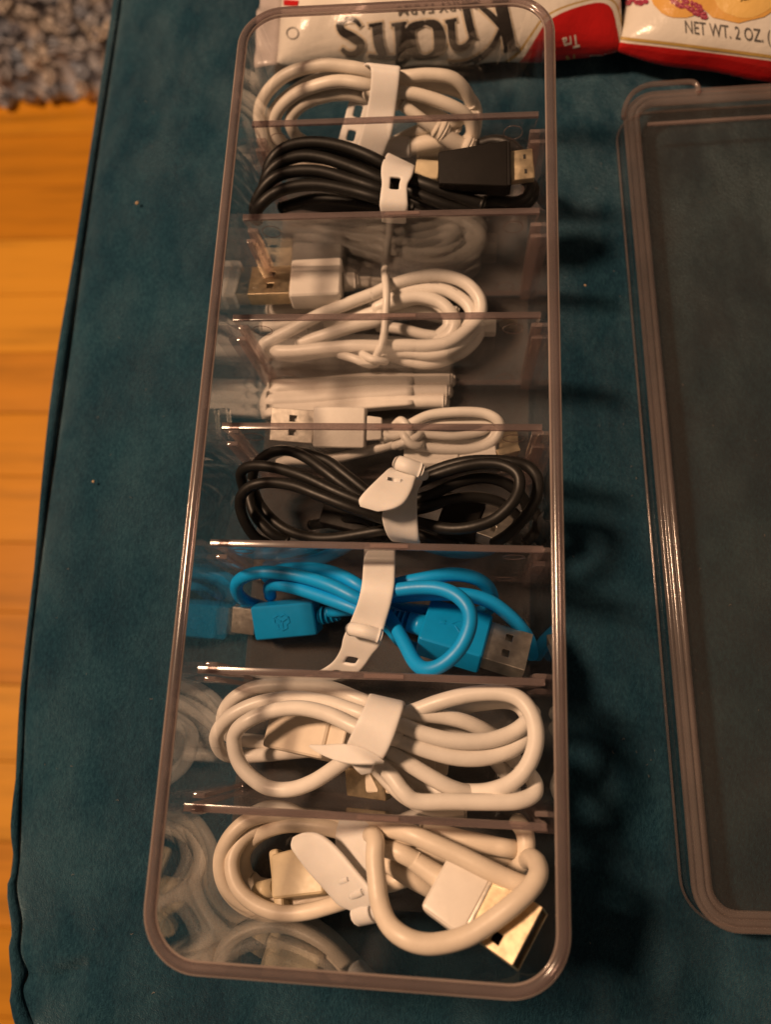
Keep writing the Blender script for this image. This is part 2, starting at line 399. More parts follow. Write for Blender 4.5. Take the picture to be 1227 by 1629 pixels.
# small moulded feet marks on the floor corners
dl = ['clear divider standing between the tan coil and the black cable with the small plug',
      'clear divider standing in front of the black cable with the small plug',
      'clear divider crossing above the white cable bound by a thin tie',
      'clear divider crossing above the thin white cable with knotted middle',
      'clear divider between the black cable with a silicone flap and the blue cable',
      'clear divider between the blue cable and the thick white looped cable',
      'clear divider between the thick white looped cable and the yellowed ivory cable']
def ring(c, rad, y, z0, thick=.16):
    pts = [Vector((c + rad * math.cos(2 * math.pi * k / 24), y, z0 + rad * math.sin(2 * math.pi * k / 24))) for k in range(25)]
    return sweep(pts, thick, 6, False)
for i, dy in enumerate(DY):
    d = thing('divider_panel', (0, dy, 3), dl[i], 'divider', 'clear dividers across the box')
    xl, xr, hz0, hz1, th = -46.3, 46.0, 3.05, 50.0, .95
    mb = MB()
    c = [(-44.2, hz0), (44.2, hz0), (45.0, 30), (45.3, 45.5), (xr, 49.0), (xr, hz1), (xl, hz1), (xl, 49.0), (-45.3, 45.5), (-45.0, 30)]
    n = len(c)
    vs = [Vector((x, dy - th, z)) for x, z in c] + [Vector((x, dy + th, z)) for x, z in c]
    mb.add(vs, [tuple(range(n)), tuple(range(2 * n - 1, n - 1, -1))], 0)
    mb.add(vs, [((k + 1) % n, k, k + n, (k + 1) % n + n) for k in range(n) if c[k][1] != hz1 or c[(k + 1) % n][1] != hz1], 1)
    mb.build('divider_sheet', [CLEAR, RAIL], d, False)
    # polished top strip with the moulding gate in its middle
    vs, fs = rbox(xl - .05, xr + .05, th + .03, .5, .18, Matrix.Translation((0, dy, hz1 + .2)), seg=2)
    mb = MB(); mb.add(vs, fs); tp = mb.build('top_edge', EDGE, d, True, 40)
    vs, fs = rbox(-1.0, 9.5, th * .62, .18, .12, Matrix.Translation((0, dy, hz1 + .9)), seg=1)
    mb = MB(); mb.add(vs, fs); mb.build('gate_mark', RAIL, tp, True, 40)
    for (x, z) in ((38.5, 44), (-38.5, 44), (38, 9), (-38, 9)):
        mb = MB(); mb.add(*ring(x, 3.0, dy - th - .05, z)); mb.build('mould_mark', RAIL, d)

# ------------------------------------------------------------------ the lid lying beside the box
lid = thing('box_lid', (137, 8, 0), 'clear rectangular box lid lying flat on the teal velvet beside the box', 'lid')
LR = Matrix.Translation((137.5, 8, 0)) @ Matrix.Rotation(math.radians(2.1), 4, 'Z')
def L(loop): return [LR @ v for v in loop]
hx, hy, rc = 52.5, 142.0, 13.0
mb = MB()
mb.add(*loft([L(rr(hx + .6, hy + .6, rc + .6, .4, 10)), L(rr(hx, hy, rc, 3, 10)), L(rr(hx - .8, hy - .8, rc - .8, 11.5, 10))]))
mb.add(*loft([L(rr(hx - 2.4, hy - 2.4, rc - 2.4, 10.2, 10)), L(rr(hx - 1.6, hy - 1.6, rc - 1.6, 3, 10)), L(rr(hx - 1.0, hy - 1.0, rc - 1, .4, 10))]))
mb.build('lid_skirt', CLEAR, lid)
def lbead(off, z, rx, rz, name, mat, n=10):
    s2 = [(off + rx * math.cos(2 * math.pi * k / n), z + rz * math.sin(2 * math.pi * k / n)) for k in range(n)]
    mb = MB(); mb.add(*bead(lambda o, zz: L(rr(hx - o, hy - o, max(1.5, rc - o), zz, 10)), s2)); return mb.build(name, mat, lid)
LEDGE = clear('lid_edge_acrylic', tint=(.86, .78, .76), body=.27, body_col=(.60, .50, .46), rough=.10)
lbead(.4, .8, .45, .4, 'lid_lip', LEDGE, 8)
steps = [(.7, 10.6), (.6, 11.4), (1.1, 12.2), (1.7, 12.3), (2.1, 11.7), (2.5, 11.7), (2.9, 12.5), (3.7, 12.7), (4.2, 12.2), (4.5, 11.8), (4.9, 12.3), (5.5, 12.4), (5.9, 11.8), (6.5, 11.5), (6.5, 10.3), (3.5, 10.4)]
vs, fs = bead(lambda o, zz: L(rr(hx - o, hy - o, max(1.5, rc - o), zz, 10)), steps); mb = MB(); mb.add(vs, fs); mb.build('lid_ridge', LEDGE, lid, True, 75)
vs, fs = loft([L(rr(hx - 6.4, hy - 6.4, rc - 6.4, 9.8, 10)), L(rr(hx - 6.4, hy - 6.4, rc - 6.4, 11.2, 10))], True, True, True)
mb = MB(); mb.add(vs, fs); mb.build('lid_top', LIDTOP, lid, True, 30)
# raised stacking lip wrapping the far corner
pts = []
for k in range(16):
    a = math.radians(176 - 86 * k / 15); pts.append(Vector((-hx + rc + (rc - .4) * math.cos(a), hy - rc + 1.6 * min(1, k / 8) + (rc - .4) * math.sin(a), 12.2 + .9 * min(1, k / 6))))
pts += [Vector((-hx + rc + 4, hy + 1.2, 13.1)), Vector((-hx + rc + 11.5, hy + 1.2, 13.1)), Vector((-hx + rc + 14, hy + .5, 13.0)), Vector((-hx + rc + 15, hy - 1.4, 12.8)), Vector((-hx + rc + 15, hy - 3.6, 12.4))]
mb = MB(); mb.add(*sweep([LR @ p for p in catmull(pts, 3)], .95, 10)); mb.build('corner_lip', LEDGE, lid)
# ledge line running under the far side
vs, fs = rbox(-hx + 9, hx - 9, .6, .5, .25, LR @ Matrix.Translation((0, hy - 15, 11.6)))
mb = MB(); mb.add(vs, fs); mb.build('lid_rib', RAIL, lid, True, 40)

# ------------------------------------------------------------------ the two snack bags behind the box
def bag_film(name, c):
    m, nt, b = new_mat(name)
    n = noise(nt, 60, 5, .6); b.inputs['Roughness'].default_value = .25
    r = ramp(nt, n.outputs['Fac'], [(.3, tuple(x * .93 for x in c)), (.7, c)]); nt.links.new(r.outputs[0], b.inputs['Base Color'])
    bump(nt, b, n.outputs['Fac'], .35, 3); return m
BAGW = bag_film('bag_film_white', (.78, .73, .66)); RED = bag_film('print_red', (.50, .012, .012)); INKB = bag_film('print_black', (.03, .026, .024))
GOLDI = bag_film('print_gold', (.50, .33, .10)); COOK = bag_film('print_cookie', (.74, .40, .10)); COOK2 = bag_film('print_cookie_light', (.82, .52, .16)); JAM = bag_film('print_jam', (.38, .05, .09))
JAM2 = bag_film('print_jam_light', (.58, .15, .20)); INKG = bag_film('print_grey', (.13, .12, .11)); CRIMP = bag_film('bag_film_crimp', (.46, .41, .40)); PRW = bag_film('print_white', (.78, .73, .66))
def snack_bag(loc, rot, hl, hw, h, label, seed, ends):
    t = thing('snack_bag', loc, label, 'snack bag')
    M_ = Matrix.Translation(Vector(loc)) @ Matrix.Rotation(math.radians(rot), 4, 'Z')
    rnd = random.Random(seed); ph = [rnd.uniform(0, 6) for _ in range(6)]
    NU, NV = 90, 60; loops = []
    for i in range(NU + 1):
        u = -1 + 2 * i / NU; l = []
        e = max(0.0, 1 - abs(u) ** 5) ** .55
        for k in range(NV):
            a = 2 * math.pi * k / NV; cv, sv = math.cos(a), math.sin(a)
            v = math.copysign(abs(cv) ** .8, cv); zz = math.copysign(abs(sv) ** .75, sv)
            ww = hw * (1 - .05 * (1 - e)) 
            wr = 1.7 * (.9 * math.sin(u * 9 + v * 4 + ph[0]) + .7 * math.sin(u * 17 - v * 7 + ph[1]) * (abs(u)) + .5 * math.sin(v * 13 + u * 3 + ph[2])) * e
            z = 11 + (h - 11) * zz * e if sv > 0 else 11 + 10.3 * zz * (.3 + .7 * e)
            if sv > 0: z += wr * zz
            z = z if sv > 0 or True else z
            l.append(M_ @ Vector((u * hl, v * ww + .5 * math.sin(u * 14 + ph[3]) * e, z)))
        loops.append(l)
    vs, fs = loft(loops, True, True, True)
    o = mesh('bag_body', vs, fs, BAGW, t)
    for sg in ends:
        c = []
        for i in range(5):
            x = sg * (hl + i * 2.4)
            c.append([M_ @ Vector((x, hw * .96 * (-1 + 2 * k / 60), 10.5 + (.55 * math.sin(k * 1.05) * (i > 0)) + .1 * 0 + 1.6 * math.sin(k * .23 + ph[4] + i * .3) * i / 4 + .7 * math.sin(k * .61 + ph[5]) * i / 4)) for k in range(61)])
        vs2, fs2 = loft(c, False); f_ = mesh('crimped_end', vs2, fs2, CRIMP, t)
        md = f_.modifiers.new('thickness', 'SOLIDIFY'); md.thickness = .5 * S
    bvh = BVHTree.FromPolygons([tuple(v) for v in vs], fs)
    return t, bvh
def project(bvh, pts, lift):
    out = []
    for x, y in pts:
        h_, n_, i_, d_ = bvh.ray_cast(CAM, ray(x, y))
        if h_ is None: out.append(None)
        else:
            if n_.dot(ray(x, y)) > 0: n_ = -n_
            out.append(h_ + n_ * lift)
    return out
def decal(t, bvh, name, pts, faces, mat, lift):
    P = project(bvh, pts, lift); idx = {}; vs = []; fs = []
    for f in faces:
        if any(P[i] is None for i in f): continue
        c = [P[i] for i in f]
        if max((c[k] - c[k - 1]).length for k in range(len(c))) > 14: continue
        g = []
        for i in f:
            if i not in idx: idx[i] = len(vs); vs.append(P[i])
            g.append(idx[i])
        fs.append(tuple(g))
    if fs: return mesh(name, vs, fs, mat, t)
def ruled(top, bot, nu=60, nv=24):
    a = catmull([Vector((*p, 0)) for p in top], 12); c = catmull([Vector((*p, 0)) for p in bot], 12)
    def samp(l, t):
        f = t * (len(l) - 1); i = min(int(f), len(l) - 2); return l[i].lerp(l[i + 1], f - i)
    pts = []; fs = []
    for i in range(nu + 1):
        p, q_ = samp(a, i / nu), samp(c, i / nu)
        for k in range(nv + 1):
            r_ = p.lerp(q_, k / nv); pts.append((r_.x, r_.y))
    for i in range(nu):
        for k in range(nv):
            n = i * (nv + 1) + k; fs.append((n, n + 1, n + nv + 2, n + nv + 1))
    return pts, fs
def stroke(paths, widths, base=0.0):
    """flat pen strokes: every path has one width per point"""
    pts, fs = [], []
    for pa, wd in zip(paths, widths):
        c = catmull([Vector((*p, w_)) for p, w_ in zip(pa, wd)], 8) if len(pa) > 2 else [Vector((*pa[0], wd[0])).lerp(Vector((*pa[-1], wd[-1])), i / 8) for i in range(9)]
        n0 = len(pts)
        for i, p in enumerate(c):
            d = (c[min(i + 1, len(c) - 1)] - c[max(i - 1, 0)]); d = Vector((d.x, d.y)).normalized(); nn = Vector((-d.y, d.x)); w_ = p.z * 1.18 / 2 + base
            e = 0.0
            if base and i == 0: e = -base
            if base and i == len(c) - 1: e = base
            for s_ in (-1, 0, 1): pts.append((p.x + nn.x * w_ * s_ + d.x * e, p.y + nn.y * w_ * s_ + d.y * e))
        for i in range(len(c) - 1):
            for s_ in (0, 1):
                a = n0 + i * 3 + s_; fs.append((a, a + 1, a + 4, a + 3))
    return pts, fs
def lettering(t, bvh, s, org, dx, dy, mat, lift, squeeze=1.0, bold=.0, name='lettering'):
    """org: photo position of the baseline start; dx, dy: photo vectors of one em along and one em up"""
    cu = bpy.data.curves.new('lettering', 'FONT'); cu.body = s; cu.offset = bold; cu.resolution_u = 3
    o = bpy.data.objects.new('lettering_source', cu); col.objects.link(o)
    bpy.context.view_layer.update()
    me = bpy.data.meshes.new_from_object(o.evaluated_get(bpy.context.evaluated_depsgraph_get()))
    bpy.data.objects.remove(o)
    bm = bmesh.new(); bm.from_mesh(me); bmesh.ops.triangulate(bm, faces=bm.faces[:])
    for _ in range(3):
        le = [e for e in bm.edges if e.calc_length() > .22]
        if le: bmesh.ops.subdivide_edges(bm, edges=le, cuts=1); bmesh.ops.triangulate(bm, faces=[f for f in bm.faces if len(f.verts) > 3])
    pts = [(org[0] + dx[0] * v.co.x * squeeze + dy[0] * v.co.y, org[1] + dx[1] * v.co.x * squeeze + dy[1] * v.co.y) for v in bm.verts]
    bm.verts.index_update(); fs = [tuple(v.index for v in f.verts) for f in bm.faces]; bm.free(); bpy.data.meshes.remove(me)
    return decal(t, bvh, name, pts, fs, mat, lift)
bag1, bv1 = snack_bag((15, 221, .3), 0, 67, 55, 33, 'white snack bag lying upside down with black swash lettering seen through the box end', 3, (-1,))
CK = (380, 0, 2.454)
def ck(l): return [(CK[0] + x / CK[2], CK[1] + y / CK[2]) for x, y in l]
KP = [ck([(1022, 8), (1040, 90), (1062, 192)]), ck([(1034, 196), (1092, 186)]), ck([(992, 12), (1055, 2)]), ck([(1036, 118), (985, 60), (925, 14)]), ck([(1024, 112), (985, 185), (915, 238), (850, 252), (818, 246)]),
      ck([(886, 22), (900, 90), (916, 152)]), ck([(868, 26), (935, 14)]), ck([(914, 140), (893, 172), (862, 186), (838, 168), (828, 84)]), ck([(806, 88), (852, 78)]),
      ck([(727, 88), (676, 110), (668, 160), (690, 208), (730, 220), (776, 200), (786, 150), (770, 100), (727, 88)]),
      ck([(628, 96), (634, 180), (628, 258)]), ck([(596, 98), (655, 90)]), ck([(540, 98), (548, 170), (566, 216)]), ck([(508, 100), (562, 92)]), ck([(506, 214), (580, 224), (680, 212)]), ck([(628, 258), (646, 238), (672, 212)]),
      ck([(478, 104), (455, 80), (420, 76), (396, 96), (408, 124), (448, 146), (478, 172), (462, 202), (428, 208), (402, 188)])]
KW = [[17, 17, 17], [6, 6], [6, 6], [7, 9, 5], [6, 8, 9, 8, 7], [11, 11, 11], [5, 5], [6, 8, 9, 10, 11], [5, 5], [7, 13, 17, 13, 7, 13, 17, 13, 7], [15, 15, 13], [5, 5], [14, 14, 12], [5, 5], [5, 7, 5], [5, 6, 5], [5, 7, 9, 10, 12, 13, 12, 9, 8, 6]]
decal(bag1, bv1, 'lettering_outline', *stroke(KP, KW, 2.3), GOLDI, .25)
decal(bag1, bv1, 'lettering_halo', *stroke(KP, KW, 1.4), PRW, .40)
decal(bag1, bv1, 'lettering', *stroke(KP, KW), INKB, .55)
lettering(bag1, bv1, 'BERRY FARM', (765, 0), (-23.5, 1.9), (2, 22), INKG, .3, 1.0, .012)
panel = [(806, 112), (832, 92), (853, 60), (868, 38), (892, 22), (925, 10), (955, 5), (972, 14), (980, 42), (986, 76), (989, 112)]
def grow(d, dy): return [(x + (x - 905) * d, y - dy) for x, y in panel]
base_y = [(x, 118) for x, y in panel]
for nm, d, dy, mt, lf in (('print_border', .13, 9, GOLDI, .2), ('print_border', .09, 6, PRW, .32), ('red_panel', 0, 0, RED, .45)):
    decal(bag1, bv1, nm, *ruled(grow(d, dy), [(x, 121) for x, y in grow(d, dy)], 90, 40), mt, lf)
lettering(bag1, bv1, 'Tra', (920, 54), (-19, 4.5), (4, 27), PRW, .6, .95, .012)
lettering(bag1, bv1, 'N', (916, 85), (-21, 3), (3, 26), GOLDI, .6, 1.0, .02)
# tiny round seal and pink mark near the crimped end
c_ = [(466 + 9 * math.cos(k * .42), 53 + 9 * math.sin(k * .42)) for k in range(16)]
decal(bag1, bv1, 'seal_mark', *stroke([c_], [[1.2] * 16]), INKG, .3)
decal(bag1, bv1, 'print_mark', *ruled([(452, 0), (464, 1), (476, 2)], [(452, 9), (464, 10), (474, 10)], 10, 4), RED, .3)

bag2, bv2 = snack_bag((165, 199, .6), -13, 77, 52, 33, 'white and red snack bag printed with jam cookies beside the lettered bag', 11, (1,))
decal(bag2, bv2, 'gold_band', *ruled([(984, 58), (1060, 66), (1150, 77), (1240, 89)], [(984, 63), (1060, 71), (1150, 82), (1240, 94)], 90, 4), GOLDI, .25)
decal(bag2, bv2, 'red_band', *ruled([(984, 67), (1060, 75), (1150, 86), (1240, 98)], [(984, 128), (1060, 136), (1150, 147), (1240, 159)], 90, 40), RED, .25)
def disc(cx, cy_, rx, ry, n=28, wob=.04, seed=0):
    rnd = random.Random(seed); pts = [(cx, cy_)]; fs = []
    W_ = [1 + rnd.uniform(-wob, wob) for _ in range(n)]
    for m in range(1, 7):
        for k in range(n): pts.append((cx + rx * m / 6 * W_[k] * math.cos(2 * math.pi * k / n), cy_ + ry * m / 6 * W_[k] * math.sin(2 * math.pi * k / n)))
    for k in range(n): fs.append((0, 1 + k, 1 + (k + 1) % n))
    for m in range(5):
        for k in range(n):
            a, c = 1 + m * n + k, 1 + m * n + (k + 1) % n; fs.append((a, c, c + n, a + n))
    return pts, fs
decal(bag2, bv2, 'cookie_print', *disc(1082, -8, 46, 37, seed=2), COOK, .25)
decal(bag2, bv2, 'cookie_print', *disc(1176, -6, 64, 42, seed=3), COOK, .3)
decal(bag2, bv2, 'cookie_highlight', *disc(1186, -4, 50, 32, seed=4), COOK2, .38)
rj = random.Random(5); jp, jf, kp, kf = [], [], [], []
for k in range(34):
    cx, cy_ = rj.uniform(1068, 1122), 0
    cy_ = (cx - 1068) * .5 - 6 + rj.uniform(-7, 9)
    P_, F_ = disc(cx, cy_, rj.uniform(3, 5.5), rj.uniform(3, 5), 10); 
    jf += [tuple(i + len(jp) for i in f) for f in F_]; jp += P_
    P_, F_ = disc(cx - .8, cy_ - 1, 1.6, 1.3, 8); kf += [tuple(i + len(kp) for i in f) for f in F_]; kp += P_
for k in range(8):
    P_, F_ = disc(rj.uniform(985, 1030), rj.uniform(-4, 8), 5, 4, 10); jf += [tuple(i + len(jp) for i in f) for f in F_]; jp += P_
decal(bag2, bv2, 'jam_print', jp, jf, JAM, .46); decal(bag2, bv2, 'jam_highlight', kp, kf, JAM2, .52)
lettering(bag2, bv2, 'NET WT. 2 OZ. (', (1090, 52), (25.5, 3.0), (-2.2, -29), INKG, .3, .73, .004)

# ------------------------------------------------------------------ tracing frames: pieces of the photo, enlarged
CR = {'A': (360, 80, 2.789), 'B': (560, 180, 3.408), 'C': (340, 340, 3.408), 'D': (560, 400, 3.609), 'E': (330, 580, 3.958), 'F': (560, 560, 3.609),
      'G': (260, 860, 3.408), 'H': (540, 860, 3.408), 'I': (330, 1070, 4.231), 'J': (600, 1070, 3.958), 'K': (230, 1270, 3.316), 'M': (580, 1290, 3.718)}
def px(c, x, y):
    a = CR[c]; return a[0] + x / a[2], a[1] + y / a[2]
SAG = {'I': (620, 200, 15), 'J': (620, 200, 15), 'K': (650, 150, 21), 'M': (650, 150, 21), 'G': (600, 150, 11), 'H': (600, 150, 11), 'E': (560, 160, 6), 'F': (560, 160, 6)}
def W(c, x, y, z):
    X, Y = px(c, x, y)
    if c in SAG and z > 24 - 12 * (c in 'GHKM'):
        x0, wd, dz = SAG[c]; f = max(0.0, min(1.0, (x0 - X) / wd)); z = max(5.3, z - dz * f * f * (3 - 2 * f))
    return U(X, Y, z)
def path(*segs):
    out = []
    for c, pts in segs:
        for p in pts: out.append(W(c, *p))
    return out
class Cord(MB):
    def strand(s, r, *segs, n=7, sides=14):
        s.add(*sweep(catmull(path(*segs), n), r, sides))
def ribbon(name, parent, mat, c, rows, thick=1.1, holes=(), nu=6, n=6, round_end=None):
    """flat strap: rows of left x, y, right x, y, z (z may be a pair)"""
    Lp = catmull([W(c, r_[0], r_[1], r_[4] if not isinstance(r_[4], tuple) else r_[4][0]) for r_ in rows], n)
    Rp = catmull([W(c, r_[2], r_[3], r_[4] if not isinstance(r_[4], tuple) else r_[4][1]) for r_ in rows], n)
    vs = []; fs = []; m = len(Lp)
    for a, b_ in zip(Lp, Rp):
        for k in range(nu + 1): vs.append(a.lerp(b_, k / nu))
    for i in range(m - 1):
        for k in range(nu):
            if any(t0 <= i / n < t1 and s0 <= k < s1 for t0, t1, s0, s1 in holes): continue
            a = i * (nu + 1) + k; fs.append((a, a + nu + 1, a + nu + 2, a + 1))
    used = sorted({i for f in fs for i in f}); mp = {i: k for k, i in enumerate(used)}
    o = mesh(name, [vs[i] for i in used], [tuple(mp[i] for i in f) for f in fs], mat, parent)
    nz = sum((p.normal.z for p in o.data.polygons)) 
    if nz < 0: o.data.flip_normals()
    md = o.modifiers.new('thickness', 'SOLIDIFY'); md.thickness = thick * S; md.offset = 0
    md = o.modifiers.new('soft_edges', 'SUBSURF'); md.levels = 1; md.render_levels = 2
    return o
def blob(parent, name, mat, a, b_, hy, hz, bev, roll=0, taper=1.0, tz=1.0, seg=3, up=Vector((0, 0, 1))):
    M_ = frame(a, b_, roll, up); vs, fs = rbox(0, (b_ - a).length, hy, hz, bev, M_, taper, tz, seg)
    return mesh(name, vs, fs, mat, parent, True, 35)
def usb_shell(parent, a, b_, hw, ht, roll, mat, insert, up=Vector((0, 0, 1)), hole=(.40, .56, .60, .24)):
    M_ = frame(a, b_, roll, up); Ln = (b_ - a).length
    X = [0, Ln * hole[0], Ln * hole[1], Ln]; Yc = [-hw, -hw * hole[2], -hw * hole[3], hw * hole[3], hw * hole[2], hw]
    vs, fs = [], []
    def add(P): 
        n = len(vs); vs.extend(P); fs.append(tuple(range(n, n + 4)))
    for i in range(3):
        for k in range(5):
            for sg in (1, -1):
                if i == 1 and k in (1, 3): continue
                P = [Vector((X[i], Yc[k], sg * ht)), Vector((X[i + 1], Yc[k], sg * ht)), Vector((X[i + 1], Yc[k + 1], sg * ht)), Vector((X[i], Yc[k + 1], sg * ht))]
                add(P if sg > 0 else P[::-1])
        for sg in (1, -1):
            P = [Vector((X[i], sg * hw, -ht)), Vector((X[i], sg * hw, ht)), Vector((X[i + 1], sg * hw, ht)), Vector((X[i + 1], sg * hw, -ht))]
            add(P if sg > 0 else P[::-1])
    bm = bmesh.new(); bv = [bm.verts.new(M_ @ v) for v in vs]
    for f in fs: bm.faces.new([bv[i] for i in f])
    bmesh.ops.remove_doubles(bm, verts=bm.verts[:], dist=1e-4); bmesh.ops.recalc_face_normals(bm, faces=bm.faces[:])
    vs2 = [v.co.copy() for v in bm.verts]; bm.verts.index_update(); fs2 = [tuple(v.index for v in f.verts) for f in bm.faces]; bm.free()
    o = mesh('plug_shell', vs2, fs2, mat, parent, False)
    md = o.modifiers.new('thickness', 'SOLIDIFY'); md.thickness = .55 * S; md.offset = -1
    md = o.modifiers.new('edges', 'BEVEL'); md.width = .22 * S; md.segments = 2; md.limit_method = 'ANGLE'
    vs, fs = rbox(.2, Ln - .7, hw - .75, ht * .42, .1, M_ @ Matrix.Translation((0, 0, -ht * .36)), seg=1)
    mesh('plug_tongue', vs, fs, insert, o, False)
    vs, fs = rbox(.2, Ln * .3, hw - .65, ht - .65, .1, M_, seg=1)
    mesh('plug_filler', vs, fs, DARK, o, False)
    return o

# ------------------------------------------------------------------ 1: greyed white coil leaning on the far wall
def zA(y, k=0): return 42 - (y - 100) * .165 + k
def sA(m, r, c, pts, **kw):
    P = []
    for p in pts:
        x, y = px(c, p[0], p[1]); P.append(U(x, y, zA(y, p[2] if len(p) > 2 else 0)))
    m.add(*sweep(catmull(P, 7), r, 14))
t = thing('usb_cable', U(580, 180, 3), 'greyed white cable coiled in ovals at the far end of the box', 'cable')
m = Cord(); r = 2.15
sA(m, r, 'A', [(760, 170, -5), (640, 97), (500, 68), (400, 68), (280, 102), (195, 170), (150, 250), (148, 330), (170, 410), (215, 470, -2), (330, 520, -5), (480, 530, -6)])
sA(m, r, 'A', [(760, 190, -5), (640, 125, -1), (500, 112, -4), (370, 145, -3), (260, 215, -3), (200, 290, -3), (195, 360, -3), (220, 430, -4), (300, 490, -8), (470, 505, -8)])
sA(m, r, 'A', [(760, 200, -4), (640, 158, 2), (520, 138, 2), (420, 152, 2), (310, 195, 1), (235, 265, 1), (215, 335, 0), (240, 400, -1), (330, 460, -5), (480, 480, -5)])
sA(m, r, 'A', [(760, 240, -6), (640, 215, -1), (540, 194, 0), (440, 204, 0), (345, 238, 0), (290, 292, 0), (290, 345, 0), (330, 395, -3), (430, 440, -6), (560, 450, -6)])
sA(m, r, 'A', [(620, 130, -3), (780, 118, 0), (900, 108, 0), (1000, 122, 0), (1058, 172, -1), (1090, 240, -3)])
sA(m, r, 'A', [(620, 160, -4), (790, 152, -4), (930, 158, -4), (1050, 190, -4), (1105, 250, -4), (1110, 330, -4), (1085, 400, -5), (1000, 450, -6), (860, 470, -7)])
sA(m, r, 'A', [(620, 190, 2), (790, 188, 3), (900, 210, 3), (1010, 252, 3), (1075, 300, 2), (1090, 370, 1), (1050, 420, -1)])
sA(m, r, 'A', [(640, 240, -2), (770, 235, -2), (870, 262, -2), (960, 300, -2), (1030, 350, -2)])
sA(m, 2.0, 'A', [(690, 440, -3), (790, 385, -1), (870, 350, 0), (960, 330, 0)])
sA(m, 2.0, 'A', [(990, 330, -1), (1060, 300, -1), (1110, 290, -3)])
sA(m, 2.0, 'A', [(780, 240, 3), (860, 300, 4), (940, 355, 4)])
m.build('cord', TAN, t)
def pA(c, x, y, k=0):
    X, Y = px(c, x, y); return U(X, Y, zA(Y, k))
m = MB()
m.add(*sweep(catmull([pA('A', 935, 350, 4), pA('A', 1000, 400, 4), pA('A', 1075, 445, 3)], 6), 2.9, 14))
m.build('plug_sleeve', TAN, t)
m = MB(); m.add(*sweep(catmull([pA('A', 1075, 445, 3), pA('A', 1120, 430, 3), pA('A', 1185, 455, 2)], 6), 2.5, 14)); m.build('strain_relief', TAN, t)
for a, b_ in (((932, 372), (990, 345)), ((1035, 460), (1105, 395))):
    m = MB(); ctr = pA('A', (a[0] + b_[0]) / 2, (a[1] + b_[1]) / 2, 4); ax = (pA('A', 1075, 445, 3) - pA('A', 935, 350, 4)).normalized()
    m.add(*sweep([ctr - ax * .5, ctr + ax * .5], 3.5, 16)); m.build('collar', TAN, t)
m = MB(); m.add(*sweep(catmull([pA('A', 675, 470, 0), pA('A', 740, 430, 1), pA('A', 815, 430, 1)], 6), [1.8, 2.4, 2.9, 3.2, 3.4, 3.5, 3.5, 3.5, 3.5, 3.5, 3.5, 3.5, 3.5][:13], 16)); m.build('plug_body', SILI, t)
m = MB(); m.add(*sweep(catmull([pA('A', 812, 430, 1), pA('A', 900, 412, 1), pA('A', 1000, 400, 0)], 6), 3.0, 14)); m.build('plug_sleeve', TAN, t)
blob(t, 'plug_tip', GOLD, pA('A', 840, 515, -3), pA('A', 940, 520, -3), 2.8, 1.2, .4)
s = thing('silicone_strap', U(600, 130, 5), 'white silicone strap with punched tail around the greyed coil at the far end', 'cable strap')
ribbon('band', s, SILI, 'A', [(600, 110, 745, 130, 30), (612, 62, 772, 78, 43.5), (640, 80, 772, 100, 44.5), (640, 160, 765, 175, 41), (625, 260, 752, 270, 35.5), (605, 350, 735, 370, 31), (580, 430, 710, 440, 26), (560, 480, 690, 490, 22)], 1.0)
ribbon('tail', s, SILI, 'A', [(560, 180, 660, 200, 33), (545, 225, 645, 245, 31), (525, 300, 625, 320, 27), (505, 370, 605, 390, 24), (485, 440, 590, 455, 20)], .9, [(1.16, 1.7, 2, 4), (2.66, 3.3, 2, 4)], 6, 6)

# ------------------------------------------------------------------ 2: black cable with the small plug
def zB(y): return 43 - (y - 225) * .055
def pB(c, x, y, k=0):
    X, Y = px(c, x, y); return U(X, Y, zB(Y) + k)
def sB(m, r, *segs):
    P = []
    for c, pts in segs:
        for p in pts: P.append(pB(c, p[0], p[1], p[2] if len(p) > 2 else 0))
    m.add(*sweep(catmull(P, 7), r, 14))
t = thing('usb_cable', U(600, 320, 3), 'black cable with a small flat metal plug coiled behind the second divider', 'cable')
m = Cord(); r = 1.95
sB(m, r, ('A', [(820, 590, -3), (690, 498, 0), (560, 440, 0), (440, 412, 0), (335, 412, 0), (250, 440, 0), (195, 500, -1), (180, 570, -3), (190, 640, -7)]))
sB(m, r, ('A', [(820, 600, -5), (690, 520, -3), (560, 468, -4), (420, 440, -5), (300, 450, -5), (215, 510, -5), (170, 590, -6), (160, 660, -9)]))
sB(m, r, ('A', [(820, 640, -3), (690, 575, 0), (560, 520, 0), (430, 478, 0), (330, 470, 0), (240, 500, 0), (180, 560, -1), (160, 640, -4)]))
sB(m, r, ('A', [(820, 660, -3), (690, 620, 1), (560, 578, 1), (430, 540, 1), (320, 535, 1), (225, 560, 1), (160, 620, 0), (125, 700, -3), (140, 760, -8)]))
sB(m, r, ('A', [(820, 700, -3), (690, 662, 1), (560, 625, 1), (430, 600, 1), (320, 602, 1), (220, 632, 1), (150, 690, 0), (120, 750, -5)]))
for k in range(5):
    sB(m, r, ('A', [(240 + 20 * k, 700 - 5 * k, -9 - 3 * k), (400, 660 + 8 * k, -9 - 3 * k), (600, 680 + 8 * k, -8 - 3 * k), (720, 700, -8 - 3 * k)]))
sB(m, 2.3, ('B', [(180, 330, -2), (300, 355, 0), (400, 388, 1), (500, 425, 1), (600, 462, 0), (705, 495, -1)]))
sB(m, r, ('B', [(180, 360, -2), (330, 425, 0), (450, 475, 0), (570, 512, -1), (700, 525, -3)]))
sB(m, r, ('B', [(180, 420, -4), (330, 475, -3), (450, 512, -3), (570, 530, -4)]))
sB(m, r, ('B', [(690, 490, -4), (780, 470, -4), (870, 486, -4), (940, 465, -4), (968, 415, -5), (960, 370, -6)]))
